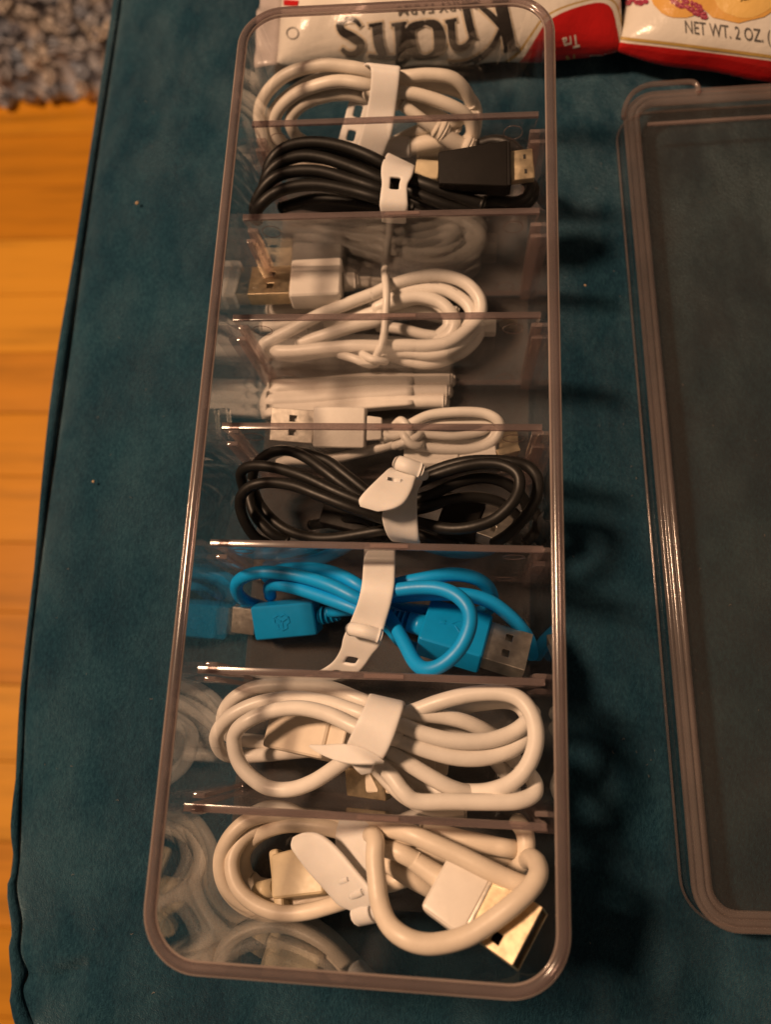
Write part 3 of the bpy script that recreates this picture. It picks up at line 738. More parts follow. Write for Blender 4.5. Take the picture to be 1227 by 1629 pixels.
sB(m, r, ('B', [(690, 505, -6), (800, 500, -6), (900, 508, -5), (970, 470, -5), (985, 405, -7), (940, 360, -9)]))
sB(m, r, ('B', [(690, 170, -12), (770, 150, -11), (850, 165, -10), (910, 215, -11)]))
sB(m, r, ('B', [(720, 190, -14), (800, 172, -13), (870, 185, -13)]))
m.build('cord', BLACK, t)
a, b_, c_ = pB('B', 470, 322, 3), pB('B', 845, 300, 3), pB('B', 985, 282, 3)
pl = blob(t, 'plug_body', BLACKBODY, a, b_, 5.3, 3.3, .8, 12, 1.42, 1.1)
blob(t, 'plug_collar', BLACKBODY, b_ - (b_ - a).normalized() * .4, b_ + (b_ - a).normalized() * .9, 7.2, 3.5, .5, 12)
hs = blob(t, 'plug_shell', GOLD, b_ + (b_ - a).normalized() * .5, c_, 4.9, 1.5, .55, 12)
M_ = frame(b_, c_, 12); ln = (c_ - b_).length
for yy in (-2.4, 2.4):
    vs, fs = rbox(ln * .62, ln * .72, .7, .12, .05, M_ @ Matrix.Translation((0, yy, 1.52)), seg=1); mesh('latch', vs, fs, DARK, hs, False)
blob(t, 'plug_body', YELLOW, pB('B', 345, 315, -9), pB('B', 475, 325, -9), 3.6, 2.0, .8)
s = thing('silicone_strap', U(630, 290, 5), 'white silicone strap with one square hole on the black cable behind the second divider', 'cable strap')
ribbon('band', s, SILI, 'A', [(715, 455, 842, 520, 39), (692, 500, 836, 530, 43.5), (686, 545, 826, 560, 44.8), (690, 590, 806, 598, 45), (684, 640, 806, 648, 44.5), (680, 690, 808, 695, 43), (690, 735, 800, 738, 39), (690, 760, 800, 765, 32)], 1.1, [(2.3, 3.35, 2, 4)], 6, 6)

# ------------------------------------------------------------------ 3: white cable bound by a thin tie, lying low
t = thing('usb_cable', U(600, 520, 3), 'thick white cable bound by a thin tie with brass coloured plug', 'cable')
def z3(y): return 16 - (y - 440) * .03
def p3(c, x, y, k=0):
    X, Y = px(c, x, y); return U(X, Y, z3(Y) + k)
def s3(m, r, *segs):
    P = []
    for c, pts in segs:
        for p in pts: P.append(p3(c, p[0], p[1], p[2] if len(p) > 2 else 0))
    m.add(*sweep(catmull(P, 7), r, 14))
m = Cord(); r = 2.2
s3(m, 1.95, ('C', [(745, 370, -2), (850, 370, -2)]), ('D', [(20, 178, -2), (140, 180, -3), (260, 185, -5), (400, 170, -6)]))
s3(m, r, ('C', [(300, 775, -5), (262, 745, -1), (285, 700, 1), (400, 640, 2), (560, 555, 3), (720, 490, 3), (850, 440, 3)]), ('D', [(120, 245, 3), (250, 185, 3), (400, 145, 3), (530, 140, 3), (650, 180, 3), (725, 255, 3), (742, 330, 3), (720, 390, 3), (650, 460, 3), (560, 520, 3), (440, 542, 3), (300, 540, 3), (170, 545, 3)]), ('C', [(760, 718, 3), (600, 730, 2), (450, 745, 1), (350, 745, 0), (320, 725, -2)]))
s3(m, r, ('C', [(460, 705, -2), (600, 660, 0), (760, 610, 1), (900, 575, 1)]), ('D', [(170, 330, 0), (260, 300, 0), (380, 270, 0), (480, 295, 0), (545, 355, 0), (555, 430, 0), (500, 485, -2)]))
s3(m, r, ('C', [(520, 640, -4), (680, 570, -3), (850, 510, -3)]), ('D', [(130, 290, 0), (260, 245, 1), (400, 218, 1), (530, 222, 1), (640, 280, 1), (688, 350, 1), (665, 430, 0), (580, 495, -2)]))
s3(m, 1.95, ('D', [(200, 260, -5), (350, 205, -5), (500, 195, -5), (620, 225, -5), (700, 300, -5), (710, 380, -6)]))
s3(m, r, ('C', [(600, 610, -2), (760, 560, -1), (880, 530, 0)]), ('D', [(150, 320, 1), (260, 282, 2), (380, 262, 2), (490, 285, 2), (560, 340, 2), (590, 410, 1), (560, 480, 0), (470, 510, -3)]))
s3(m, r, ('D', [(150, 590, 0), (300, 575, 1), (450, 590, 1), (570, 560, 1), (660, 500, 0), (715, 420, -1), (720, 350, -3)]))
s3(m, r, ('D', [(130, 370, -4), (230, 345, -4), (350, 335, -4), (470, 340, -5), (600, 350, -6)]))
s3(m, 1.95, ('D', [(150, 430, -3), (280, 445, -2), (400, 475, -2), (500, 490, -2)]))
s3(m, r, ('C', [(320, 760, -6), (450, 770, -6), (620, 745, -6), (800, 735, -4)]), ('D', [(150, 570, -3), (220, 595, -2), (330, 628, -2), (440, 640, -2), (550, 615, -3), (650, 565, -4), (720, 490, -5), (740, 410, -5)]))
s3(m, r, ('C', [(300, 520, -9), (420, 525, -9), (560, 510, -9), (700, 480, -9)]))
s3(m, r, ('C', [(265, 612, -9), (330, 612, -9), (430, 590, -9), (560, 560, -9)]))
m.build('cord', WHITE, t)
pm = MB(); cpts = catmull([p3('D', x, y, -2) for x, y in ((260, 245), (400, 218), (530, 222), (640, 280), (690, 350))], 24); cpts = [q_ + Vector((0, 0, 3)) for q_ in cpts]
for k in (16, 17, 19, 20, 21, 22, 34, 35, 37, 38, 39, 41, 42, 60, 61, 63, 64):
    T_ = (cpts[k + 1] - cpts[k]).normalized(); up_ = (CAM - cpts[k]).normalized(); up_ = (up_ - T_ * up_.dot(T_)).normalized(); sd_ = T_.cross(up_)
    pm.add(*rbox(-.32, .32, .42, .06, .03, Matrix.Translation(cpts[k] + up_ * (r + .02)) @ Matrix((T_, sd_, up_)).transposed().to_4x4(), seg=1))
pm.build('cord_print', plastic('cord_ink', (.34, .30, .27), .6), t, False)
a, b_, c_ = p3('C', 700, 372, 2), p3('C', 425, 385, 2), p3('C', 205, 392, 2)
blob(t, 'plug_body', PLUGW, a, b_, 8.0, 4.2, 1.5, 8)
usb_shell(t, b_, c_, 6.6, 2.7, 14, GOLD, INSERT)
m = MB(); m.add(*sweep(catmull([p3('C', 700, 370, 0), p3('C', 762, 368, -1)], 4), [3.4, 3.4, 3.3, 3.2, 3.1][:5] if True else 3, 14)); m.build('strain_relief', PLUGW, t)
blob(t, 'plug_end', PLUGW, p3('D', 740, 430, -6), p3('D', 828, 430, -6), 3.2, 2.0, .8)
m = MB(); P = [p3('C', 930, 300, -6), p3('C', 928, 322, 2), p3('C', 932, 360, 7), p3('C', 938, 450, 8.5), p3('C', 932, 560, 7.5), p3('C', 925, 650, 7), p3('C', 905, 725, 7), p3('C', 880, 775, 4), p3('C', 870, 800, 2)]
tie = thing('cable_tie', U(615, 510, 3), 'thin white tie knotted around the white cable with the brass plug', 'cable tie')
m.add(*sweep(catmull(P, 6), 1.35, 10))
m.add(*sweep(catmull([p3('C', 680, 762, 1), p3('C', 760, 785, 3), p3('C', 830, 812, 3), p3('C', 880, 808, 2), p3('C', 895, 780, 1)], 6), 1.5, 10))
m.add(*sweep(catmull([p3('C', 800, 758, 3), p3('C', 850, 785, 5), p3('C', 890, 795, 5), p3('C', 930, 800, 3), p3('C', 925, 780, 1)], 6), 1.4, 10))
m.build('tie_cord', WHITE, tie)

# ------------------------------------------------------------------ 4: flat bundle in a film sleeve and the thin knotted cable
t = thing('usb_cable', U(560, 625, 3), 'flat bundle of white cord held in a ribbed film sleeve', 'cable')
m = Cord(); r = 2.35
rows = [[(300, 150), (420, 118), (700, 100), (1230, 52)], [(290, 215), (420, 195), (700, 180), (1230, 130)], [(290, 285), (420, 272), (700, 262), (1230, 222)]]
for k, (lf, ri) in enumerate(zip([(400, 135), (385, 205), (385, 275)], [(560, 162), (545, 225), (525, 285)])):
    m.strand(r, ('E', [(lf[0], lf[1], 8), (700, lf[1] - 14, 8)]), ('F', [(130, ri[1] - 8, 8.2), (350, ri[1], 8.4), (ri[0] - 60, ri[1] - 1, 8.4), (ri[0], ri[1], 8.2)]))
    m.strand(r, ('E', [(lf[0], lf[1], 3.8), (700, lf[1] - 10, 3.8)]), ('F', [(130, ri[1] - 4, 3.8), (350, ri[1] + 4, 3.8), (ri[0] + 18, ri[1] + 2, 4)]))
m.build('cord', SLEEVE, t)
A0 = [W('E', 335, y_, 8) for y_ in (95, 140, 205, 275, 345)]; 
loops = []
for i in range(21):
    f = i / 20; row = []
    for k in range(25):
        v = k / 24
        xE, yE = 345 - 22 * math.sin(math.pi * v) + 60 * (1 - v) ** 3, 98 + 250 * v
        xF, yF = 352, 118 + 205 * v
        a = px('E', xE, yE); c = px('F', xF, yF)
        x, y = a[0] + (c[0] - a[0]) * f, a[1] + (c[1] - a[1]) * f
        z = 8.2 + 2.75 - .95 * (1 - abs(math.sin(math.pi * (v * 3.0)))) - 4.2 * max(0, abs(v - .5) * 2 - .82) / .18 - 5 * (1 - min(1, f / .06)) ** 2
        row.append(U(x, y, z + .12 * math.sin(f * 13 + v * 5)))
    loops.append(row)
vs, fs = loft(loops, False); o = mesh('film_sleeve', vs, fs, SLEEVE, t)
md = o.modifiers.new('thickness', 'SOLIDIFY'); md.thickness = .35 * S

t = thing('usb_cable', U(640, 690, 3), 'thin white cable knotted in its middle lying under the fourth divider', 'cable')
m = Cord(); r = 1.35
def z4(y): return 17
m.strand(1.7, ('F', [(170, 500, 18), (260, 460, 18), (340, 412, 19), (450, 362, 19), (600, 345, 19), (750, 350, 18), (835, 390, 17), (848, 450, 15), (800, 520, 14), (700, 555, 14), (560, 560, 15), (420, 545, 16), (300, 515, 17)]))
m.strand(r, ('F', [(150, 470, 17), (300, 468, 18), (480, 478, 17), (600, 482, 16), (740, 460, 14), (800, 420, 13)]))
m.strand(r, ('F', [(280, 470, 16), (450, 430, 16), (620, 405, 15), (780, 408, 14), (810, 470, 12), (720, 520, 11), (500, 520, 13), (380, 510, 16)]))
m.strand(1.7, ('F', [(330, 500, 16), (200, 540, 16), (80, 570, 15)]), ('E', [(800, 590, 14), (660, 600, 12), (520, 600, 9), (450, 620, 6)]))
m.strand(r, ('E', [(1090, 420, 19), (1150, 450, 19), (1220, 440, 19)]), ('F', [(300, 460, 18)]))
m.strand(1.5, ('F', [(250, 420, 17), (280, 395, 20), (310, 420, 21), (330, 470, 20.5), (310, 520, 19), (270, 540, 17)]))
m.strand(1.5, ('F', [(330, 430, 18), (300, 470, 20.5), (330, 520, 20.5), (380, 540, 19), (400, 520, 17)]))
m.strand(1.4, ('F', [(240, 540, 17), (300, 520, 20), (370, 490, 20), (400, 470, 18)]))
m.build('cord', WHITE, t)
a, b_, c_ = W('E', 1000, 402, 20), W('E', 676, 395, 20), W('E', 408, 375, 20)
blob(t, 'plug_body', PLUGW, a, b_, 6.6, 3.3, .9, -18)
usb_shell(t, b_, c_, 5.4, 2.2, -18, STEEL, INSERT)
blob(t, 'strain_relief', PLUGW, W('E', 1100, 405, 19.5), W('E', 996, 402, 20), 3.6, 2.2, .7, -18, 1.15)
a, b_, c_ = W('F', 300, 608, 12), W('F', 615, 615, 12), W('F', 830, 595, 12)
blob(t, 'plug_body', PLUGW, a, b_, 3.9, 2.8, .9, 0, 1.05)
blob(t, 'plug_neck', WHITE, b_, c_, 3.4, 2.4, .7)
blob(t, 'plug_tip', GOLD, c_, W('F', 955, 560, 11), 1.3, 2.6, .4)
blob(t, 'plug_tip', GOLD, W('F', 845, 520, 7), W('F', 955, 515, 7), 3.6, 1.0, .4)

# ------------------------------------------------------------------ 5: black cable with the silicone flap
t = thing('usb_cable', U(600, 790, 3), 'black cable in wide loops with a silicone flap on its middle', 'cable')
m = Cord(); r = 1.7
m.strand(r, ('E', [(1200, 900, 33), (1050, 830, 36), (880, 700, 36), (760, 610, 35), (640, 565, 34), (560, 548, 33)]))
m.strand(r, ('E', [(1200, 930, 34), (1020, 860, 37), (860, 760, 38), (740, 670, 38), (620, 585, 37), (520, 545, 36), (430, 545, 35), (355, 580, 33), (300, 640, 30), (280, 720, 26)]))
m.strand(r, ('E', [(1220, 930, 38), (1100, 900, 41), (980, 868, 42), (800, 795, 42), (620, 710, 42), (450, 655, 41), (330, 637, 40), (245, 648, 38), (210, 690, 35), (225, 770, 31), (250, 850, 28)]))
m.strand(r, ('E', [(1220, 1000, 38), (1090, 965, 41), (900, 900, 43), (700, 822, 44), (550, 765, 44), (400, 743, 43), (285, 762, 42), (220, 815, 40), (205, 890, 37), (235, 990, 34), (300, 1085, 30), (380, 1130, 26)]))
m.strand(r, ('E', [(255, 760, 29), (270, 870, 29), (310, 965, 29), (400, 1060, 28), (500, 1110, 25)]))
m.strand(r, ('E', [(280, 760, 25), (330, 880, 25), (420, 985, 25), (520, 1050, 25), (660, 1090, 26), (800, 1092, 27), (950, 1070, 29), (1100, 1045, 31), (1200, 1040, 31)]))
m.strand(r, ('E', [(1080, 1010, 28), (950, 960, 24), (800, 990, 14), (650, 1010, 8)]))
m.strand(r, ('F', [(200, 850, 36), (320, 780, 39), (440, 722, 42), (600, 668, 44), (750, 640, 45), (870, 650, 46), (950, 700, 47), (962, 780, 47), (920, 870, 47), (820, 960, 46), (690, 1005, 45), (560, 1015, 43), (430, 990, 40), (300, 960, 36)]))
m.strand(r, ('F', [(200, 840, 33), (350, 740, 36), (500, 670, 38), (650, 630, 40), (790, 622, 41), (900, 630, 42), (1000, 650, 42), (1060, 710, 42), (1070, 780, 41), (1045, 870, 40), (980, 965, 39), (900, 1045, 37), (815, 1100, 34)]))
m.strand(r, ('F', [(250, 860, 34), (340, 850, 37), (450, 822, 39), (600, 752, 39), (740, 722, 38), (860, 742, 36), (950, 800, 34), (1000, 870, 31), (1010, 950, 27)]))
m.strand(r, ('F', [(250, 930, 34), (340, 910, 37), (440, 888, 38), (570, 845, 37), (700, 832, 35), (820, 852, 33), (910, 905, 31), (960, 960, 28)]))
m.strand(r, ('F', [(250, 1000, 31), (390, 1050, 32), (480, 1082, 32), (600, 1110, 30)]))
m.strand(r, ('F', [(1000, 860, 22), (1060, 930, 20), (1060, 1020, 18), (1000, 1090, 16)]))
m.build('cord', BLACK, t)
a, b_, c_ = W('F', 520, 925, 26), W('F', 740, 975, 27), W('F', 905, 1030, 27)
blob(t, 'plug_body', BLACKBODY, a, b_, 6.5, 3.4, 1.0, -22, 1.1)
usb_shell(t, b_, c_, 6.0, 2.4, -22, STEEL, INSERT)
blob(t, 'plug_body', BLACKBODY, W('E', 1130, 1000, 20), W('E', 740, 930, 15), 5.5, 3.0, 1.0, 0, .8)
s = thing('silicone_strap', U(630, 790, 5), 'white silicone strap with a broad flap and round knob on the black looped cable', 'cable strap')
ribbon('band', s, SILI, 'F', [(330, 700, 420, 700, 42), (300, 740, 404, 752, 47), (230, 820, 380, 800, 49.5), (175, 915, 375, 880, 50), (178, 985, 380, 970, 48), (200, 1045, 390, 1075, 44), (225, 1080, 400, 1100, 37)], 1.0)
ribbon('flap', s, SILI, 'F', [(215, 672, 388, 706, 49), (190, 690, 372, 720, 52.5), (120, 755, 345, 800, 55), (65, 810, 300, 870, 56), (38, 850, 235, 905, 56), (48, 888, 150, 917, 55.5)], 1.4)
m = MB(); m.add(*sweep(catmull([W('F', 262, 634, 53), W('F', 320, 652, 54), W('F', 392, 678, 53)], 5), 2.15, 14, True, .7)); m.build('knob', SILI, s)
m = MB(); m.add(*sweep(catmull([W('F', 365, 705, 50), W('F', 395, 700, 51), W('F', 418, 712, 50)], 4), 1.5, 12)); m.build('loop_end', SILI, s)
m = MB(); m.add(*sweep([W('F', 205, 735, 54.6), W('F', 280, 745, 54.6)], .9, 10, True, .5)); m.build('slot_bump', SILI, s)

# ------------------------------------------------------------------ 6: blue cable
t = thing('usb_cable', U(600, 980, 3), 'bright blue cable with two blue plugs in the box', 'cable')
m = Cord(); r = 2.05
m.strand(r, ('G', [(1180, 330, 32), (1060, 245, 35), (950, 185, 35), (830, 155, 34), (710, 152, 32), (620, 165, 28), (560, 200, 22)]))
m.strand(r, ('G', [(1180, 380, 34), (1045, 312, 38), (900, 242, 40), (750, 195, 40), (600, 172, 39), (480, 180, 37), (405, 222, 33), (400, 280, 28), (450, 330, 22), (540, 360, 16)]))
m.strand(r, ('G', [(1180, 430, 34), (1030, 365, 37), (850, 300, 38), (710, 255, 37), (620, 238, 34), (575, 250, 28), (580, 300, 20)]))
m.strand(1.85, ('G', [(1150, 350, 27), (1080, 372, 25), (990, 378, 23), (900, 388, 21)]))
m.strand(r, ('H', [(180, 300, 31), (300, 243, 34), (450, 208, 35), (600, 183, 34), (720, 198, 32), (795, 240, 28), (828, 300, 23), (820, 360, 17), (760, 390, 14)]))
m.strand(r, ('H', [(150, 300, 38), (300, 270, 41), (440, 255, 43), (550, 262, 45), (640, 300, 47), (700, 370, 48), (708, 460, 49), (660, 575, 49), (570, 665, 48), (480, 697, 46), (415, 665, 43), (360, 570, 39), (310, 480, 35), (262, 410, 31), (200, 350, 27)]))
m.strand(r, ('H', [(180, 320, 28), (330, 300, 31), (500, 288, 33), (690, 295, 33), (820, 332, 32), (920, 405, 30), (990, 480, 27), (1030, 545, 22), (1045, 620, 14)]))
m.strand(r, ('H', [(180, 340, 22), (290, 360, 24), (400, 378, 25), (490, 388, 25), (640, 420, 18)]))
m.strand(r, ('H', [(180, 400, 20), (270, 470, 20), (340, 550, 20), (420, 590, 18)]))
m.strand(1.85, ('H', [(200, 360, 24), (280, 390, 26), (345, 415, 27)]))
m.build('cord', BLUE, t)
# plug with the small metal end (left)
a, b_, c_ = W('G', 838, 408, 21), W('G', 505, 437, 21), W('G', 378, 420, 21)
up6 = (Vector((0, -.42, 1))).normalized()
pl = blob(t, 'plug_body', BLUEBODY, a, b_, 5.4, 3.6, 1.1, -22, 1.04)
M_ = frame(a, b_, -22); ln = (b_ - a).length
mb = MB()
for k in range(3):
    ang = math.radians(90 + 120 * k); cx, cyy = ln * .52, 0
    d = Vector((math.cos(ang), math.sin(ang), 0)); e = Vector((-d.y, d.x, 0))
    vs, fs = rbox(.2, 2.9, .28, .22, .08, M_ @ Matrix.Translation((cx, cyy, 3.62)) @ Matrix.Rotation(ang, 4, 'Z'), seg=1); mb.add(vs, fs)
    for s_ in (-1, 1):
        vs, fs = rbox(-.2, 1.7, .25, .22, .08, M_ @ Matrix.Translation((cx + d.x * 2.8, cyy + d.y * 2.8, 3.62)) @ Matrix.Rotation(ang + s_ * math.radians(118), 4, 'Z'), seg=1); mb.add(vs, fs)
        vs, fs = rbox(-.1, 1.5, .22, .2, .08, M_ @ Matrix.Translation((cx + d.x * .9 + e.x * s_ * 1.5, cyy + d.y * .9 + e.y * s_ * 1.5, 3.62)) @ Matrix.Rotation(ang, 4, 'Z'), seg=1); mb.add(vs, fs)
mb.build('emblem', BLUEBODY, pl, False)
sh = blob(t, 'plug_shell', STEEL, b_, c_, 4.4, 1.9, .6, -22)
d = (b_ - a).normalized()
for k in range(4):
    p0 = a - d * (1.2 + k * 1.55); m = MB(); m.add(*sweep([p0, p0 - d * .9], 2.9 - k * .22, 12)); m.build('strain_relief', BLUEBODY, t)
# the large plug (right)
a, b_, c_ = W('H', 455, 462, 30), W('H', 795, 562, 30), W('H', 1020, 632, 30)
RL = -30
pl = blob(t, 'plug_body', BLUEBODY, a, b_, 7.7, 4.6, 1.2, RL)
usb_shell(t, b_, c_, 6.5, 2.7, RL, STEEL, INSERT)
M_ = frame(a, b_, RL); ln = (b_ - a).length; T0 = M_ @ Matrix.Translation((ln * .30, 0, 4.62))
mb = MB()
mb.add(*sweep([T0 @ Vector((0, 0, 0)), T0 @ Vector((8.6, 0, 0))], .22, 6))
mb.add(*sweep([T0 @ Vector((2.2, 0, 0)), T0 @ Vector((4.0, 1.8, 0)), T0 @ Vector((6.2, 1.8, 0))], .22, 6))
mb.add(*sweep([T0 @ Vector((3.4, 0, 0)), T0 @ Vector((5.0, -1.7, 0)), T0 @ Vector((6.8, -1.7, 0))], .22, 6))
mb.add(*rbox(-1.1, .6, .75, .18, .15, T0, seg=2)); mb.add(*rbox(6.0, 7.0, .6, .18, .1, T0 @ Matrix.Translation((0, 1.8, 0)), seg=1)); mb.add(*rbox(6.6, 7.5, .6, .18, .2, T0 @ Matrix.Translation((0, -1.7, 0)), seg=1))
mb.add(*rbox(8.4, 9.6, .6, .18, .3, T0, 0.2, seg=1))
mb.build('trident_emblem', BLUEBODY, pl, True, 40)
d = (b_ - a).normalized()
m = MB(); m.add(*sweep([a + d * .5, a - d * 4.6], [3.3, 3.0], 14)); m.build('strain_relief', BLUEBODY, t)
for k in range(3):
    p0 = a - d * (5.4 + k * 1.5); m = MB(); m.add(*sweep([p0, p0 - d * .9], 2.7 - k * .22, 12)); m.build('strain_relief', BLUEBODY, t)
s = thing('silicone_strap', U(600, 960, 5), 'white silicone strap with slit tail hanging over the blue cable', 'cable strap')
ribbon('band', s, SILI, 'H', [(150, 60, 305, 62, 28), (132, 100, 306, 105, 36), (126, 170, 304, 172, 41), (120, 240, 300, 248, 43.5), (100, 330, 282, 345, 43), (62, 430, 250, 455, 40), (22, 520, 225, 560, 36), (5, 590, 180, 620, 32), (-40, 660, 130, 690, 27), (-120, 710, 80, 735, 22), (-200, 735, 20, 760, 18)], 1.15, [(7.3, 7.75, 2, 4), (8.35, 8.7, 2, 3)], 6, 6)
m = MB(); m.add(*sweep(catmull([W('H', 62, 478, 40.5), W('H', 135, 492, 41.3), W('H', 215, 515, 40)], 5), 2.0, 12)); m.build('cross_bar', SILI, s)

# ------------------------------------------------------------------ 7: thick white looped cable
t = thing('usb_cable', U(620, 1190, 3), 'thick white cable in figure of eight loops held by a plain strap', 'cable')
m = Cord(); r = 2.15
m.strand(r, ('I', [(1300, 260, 33), (1150, 230, 36), (1010, 175, 38), (800, 100, 39), (520, 85, 40), (320, 102, 40), (190, 165, 39), (120, 250, 37), (105, 340, 33), (160, 430, 29), (350, 465, 26), (700, 475, 25), (950, 490, 25), (1200, 470, 26)]))
m.strand(r, ('I', [(1300, 330, 39), (1150, 320, 41), (1010, 268, 43), (800, 200, 44), (560, 172, 44), (340, 205, 43), (160, 290, 42), (68, 400, 39), (70, 490, 35), (140, 556, 30), (300, 560, 26), (700, 520, 22), (950, 500, 21), (1200, 480, 22)]))
m.strand(r, ('I', [(1300, 440, 43), (1150, 430, 46), (980, 360, 48), (800, 275, 49), (600, 237, 49), (400, 268, 48), (255, 335, 47), (185, 410, 45), (180, 500, 44), (215, 610, 43), (290, 700, 43), (410, 775, 43), (560, 785, 43), (710, 735, 43), (860, 640, 43), (1000, 540, 43), (1140, 480, 41)]))
m.strand(r, ('J', [(-40, 330, 39), (90, 285, 41), (240, 240, 42), (400, 182, 44), (600, 135, 45), (790, 130, 46), (910, 175, 47), (985, 290, 48), (1000, 440, 48), (950, 585, 47), (850, 690, 45), (700, 745, 41), (540, 750, 37), (380, 745, 33), (250, 690, 31), (120, 580, 31), (0, 470, 32)]))
m.strand(r, ('J', [(200, 300, 33), (400, 250, 36), (600, 202, 37), (800, 180, 37), (900, 210, 37), (960, 290, 37)]))
m.strand(r, ('J', [(-40, 310, 37), (100, 270, 41), (230, 262, 42), (400, 275, 41), (540, 305, 40), (650, 350, 38), (760, 410, 34), (880, 440, 30)]))
m.strand(1.95, ('J', [(250, 330, 33), (400, 345, 33), (550, 375, 32), (700, 430, 30)]))
m.strand(r, ('J', [(-60, 340, 38), (60, 320, 43), (160, 335, 44), (300, 388, 44), (480, 428, 44), (680, 430, 43), (840, 385, 42), (945, 310, 41), (985, 240, 38)]))
m.strand(r, ('J', [(-60, 400, 37), (60, 400, 42), (160, 430, 43), (320, 490, 43), (500, 535, 43), (680, 535, 42), (840, 490, 41), (940, 410, 39), (970, 330, 35)]))
m.strand(r, ('J', [(-80, 440, 37), (30, 465, 41), (110, 510, 42), (220, 585, 42), (360, 670, 42), (480, 730, 41), (620, 765, 38), (760, 770, 36)]))
m.strand(r, ('J', [(-80, 520, 38), (10, 570, 42), (90, 650, 43), (170, 755, 44), (260, 812, 44), (480, 812, 44), (760, 815, 44), (900, 805, 44), (985, 765, 43), (995, 700, 41), (950, 630, 38), (880, 560, 34), (820, 520, 30)]))
m.strand(r, ('J', [(0, 600, 34), (90, 700, 35), (180, 780, 36), (300, 840, 37), (420, 855, 37), (540, 845, 36)]))
m.strand(r, ('J', [(700, 500, 30), (770, 580, 31), (830, 660, 30), (860, 740, 27)]))
m.build('cord', WHITE, t)
blob(t, 'plug_body', IVORY, W('I', 850, 430, 33), W('I', 450, 370, 29), 7.0, 3.8, 1.5, 10, .9)
blob(t, 'strain_relief', IVORY, W('I', 960, 450, 33), W('I', 845, 430, 33), 3.6, 2.8, .9, 10)
blob(t, 'plug_body', IVORY, W('J', 60, 500, 27), W('J', 370, 570, 25), 6.5, 3.6, 1.4, 20)
blob(t, 'strain_relief', IVORY, W('J', 350, 560, 25), W('J', 445, 575, 24), 3.2, 2.6, .9)
blob(t, 'plug_tip', GOLD, W('I', 1085, 640, 30), W('I', 1100, 830, 28), 6.8, 2.4, .5, 30)
blob(t, 'plug_body', IVORY, W('I', 1180, 620, 30), W('I', 1190, 800, 29), 4.5, 3.2, 1.2, 20)
s = thing('silicone_strap', U(600, 1170, 5), 'plain white silicone strap with short pointed tail on the thick white loops', 'cable strap')
ribbon('band', s, SILI, 'I', [(1075, 180, 1340, 250, (40, 40)), (1085, 150, 1330, 205, (46, 46)), (1060, 220, 1318, 250, (51, 51)), (1010, 320, 1270, 400, (53.5, 52.5)), (955, 440, 1225, 510, (53, 52)), (940, 480, 1190, 575, (51, 50)), (960, 510, 1160, 600, (47, 46))], 1.1)
ribbon('tail', s, SILI, 'I', [(1160, 570, 1190, 610, 50.5), (1010, 500, 1150, 610, 52), (900, 478, 1100, 620, 53.5), (780, 485, 960, 618, 54.5), (700, 484, 830, 580, 55), (692, 492, 706, 508, 55)], 1.3)
ribbon('loop_end', s, SILI, 'I', [(970, 620, 1140, 580, 49), (1000, 650, 1120, 630, 48.5), (1040, 680, 1110, 665, 47)], 1.2)

# ------------------------------------------------------------------ 8: ivory cable in the near compartment
t = thing('usb_cable', U(600, 1400, 3), 'ivory cable with a yellowed plug and large metal plug in the nearest compartment', 'cable')
m = Cord(); r = 2.25
m.strand(r, ('K', [(1150, 160, 36), (1000, 112, 37), (800, 88, 38), (650, 88, 38), (540, 120, 38), (460, 190, 38), (410, 280, 37), (400, 370, 36), (430, 470, 35), (505, 555, 34), (620, 605, 33), (760, 610, 33)]))
m.strand(r, ('K', [(1150, 190, 32), (1000, 140, 32), (800, 118, 33), (680, 125, 34), (580, 165, 35), (510, 225, 36), (465, 310, 37), (465, 400, 38), (505, 490, 39), (590, 562, 40), (710, 605, 41), (850, 600, 42), (1000, 560, 42), (1120, 520, 41), (1250, 480, 38)]))
m.strand(2.4, ('K', [(1150, 210, 36), (1010, 165, 39), (880, 142, 39), (760, 138, 38), (650, 165, 36), (570, 215, 33), (520, 290, 30), (525, 380, 27), (570, 450, 25), (680, 520, 24), (820, 530, 24)]))
m.strand(r, ('K', [(560, 420, 26), (600, 455, 26), (680, 470, 26)]))
m.strand(r, ('K', [(640, 545, 33), (800, 555, 35), (900, 520, 36), (1030, 470, 36), (1150, 430, 35)]))
m.strand(r, ('K', [(700, 560, 30), (860, 535, 31), (1000, 490, 31), (1150, 440, 30)]))
r = 2.42
m.strand(r, ('M', [(40, 240, 33), (30, 180, 40), (45, 140, 45), (65, 180, 49), (62, 280, 51), (72, 400, 52), (90, 540, 53), (140, 665, 54), (230, 745, 54.5), (350, 785, 55), (480, 778, 55), (620, 735, 55), (750, 655, 55), (880, 555, 55), (975, 465, 54), (1028, 380, 52), (1022, 310, 48), (990, 280, 43), (960, 290, 37)]))
m.strand(r, ('M', [(-40, 110, 38), (80, 95, 41), (250, 128, 43), (400, 190, 45), (560, 262, 46), (700, 332, 47), (830, 395, 47), (940, 440, 47), (1010, 440, 44)]))
m.strand(r, ('M', [(350, 110, 35), (450, 135, 36), (600, 172, 37), (760, 205, 37), (850, 222, 37), (890, 225, 33), (885, 228, 27)]))
m.strand(r, ('M', [(560, 190, 31), (700, 235, 32), (820, 275, 32), (900, 290, 30)]))
m.strand(r, ('M', [(900, 60, 33), (945, 120, 36), (958, 210, 37), (935, 300, 36), (880, 370, 33), (800, 420, 28)]))
m.strand(r, ('M', [(0, 150, 40), (90, 205, 41), (200, 242, 40.6), (310, 298, 40.2)]))
m.strand(r, ('M', [(40, 240, 34), (150, 315, 36), (270, 395, 36), (390, 460, 34), (480, 500, 30)]))
m.strand(r, ('M', [(20, 440, 33), (150, 425, 33), (250, 395, 32), (360, 380, 30)]))
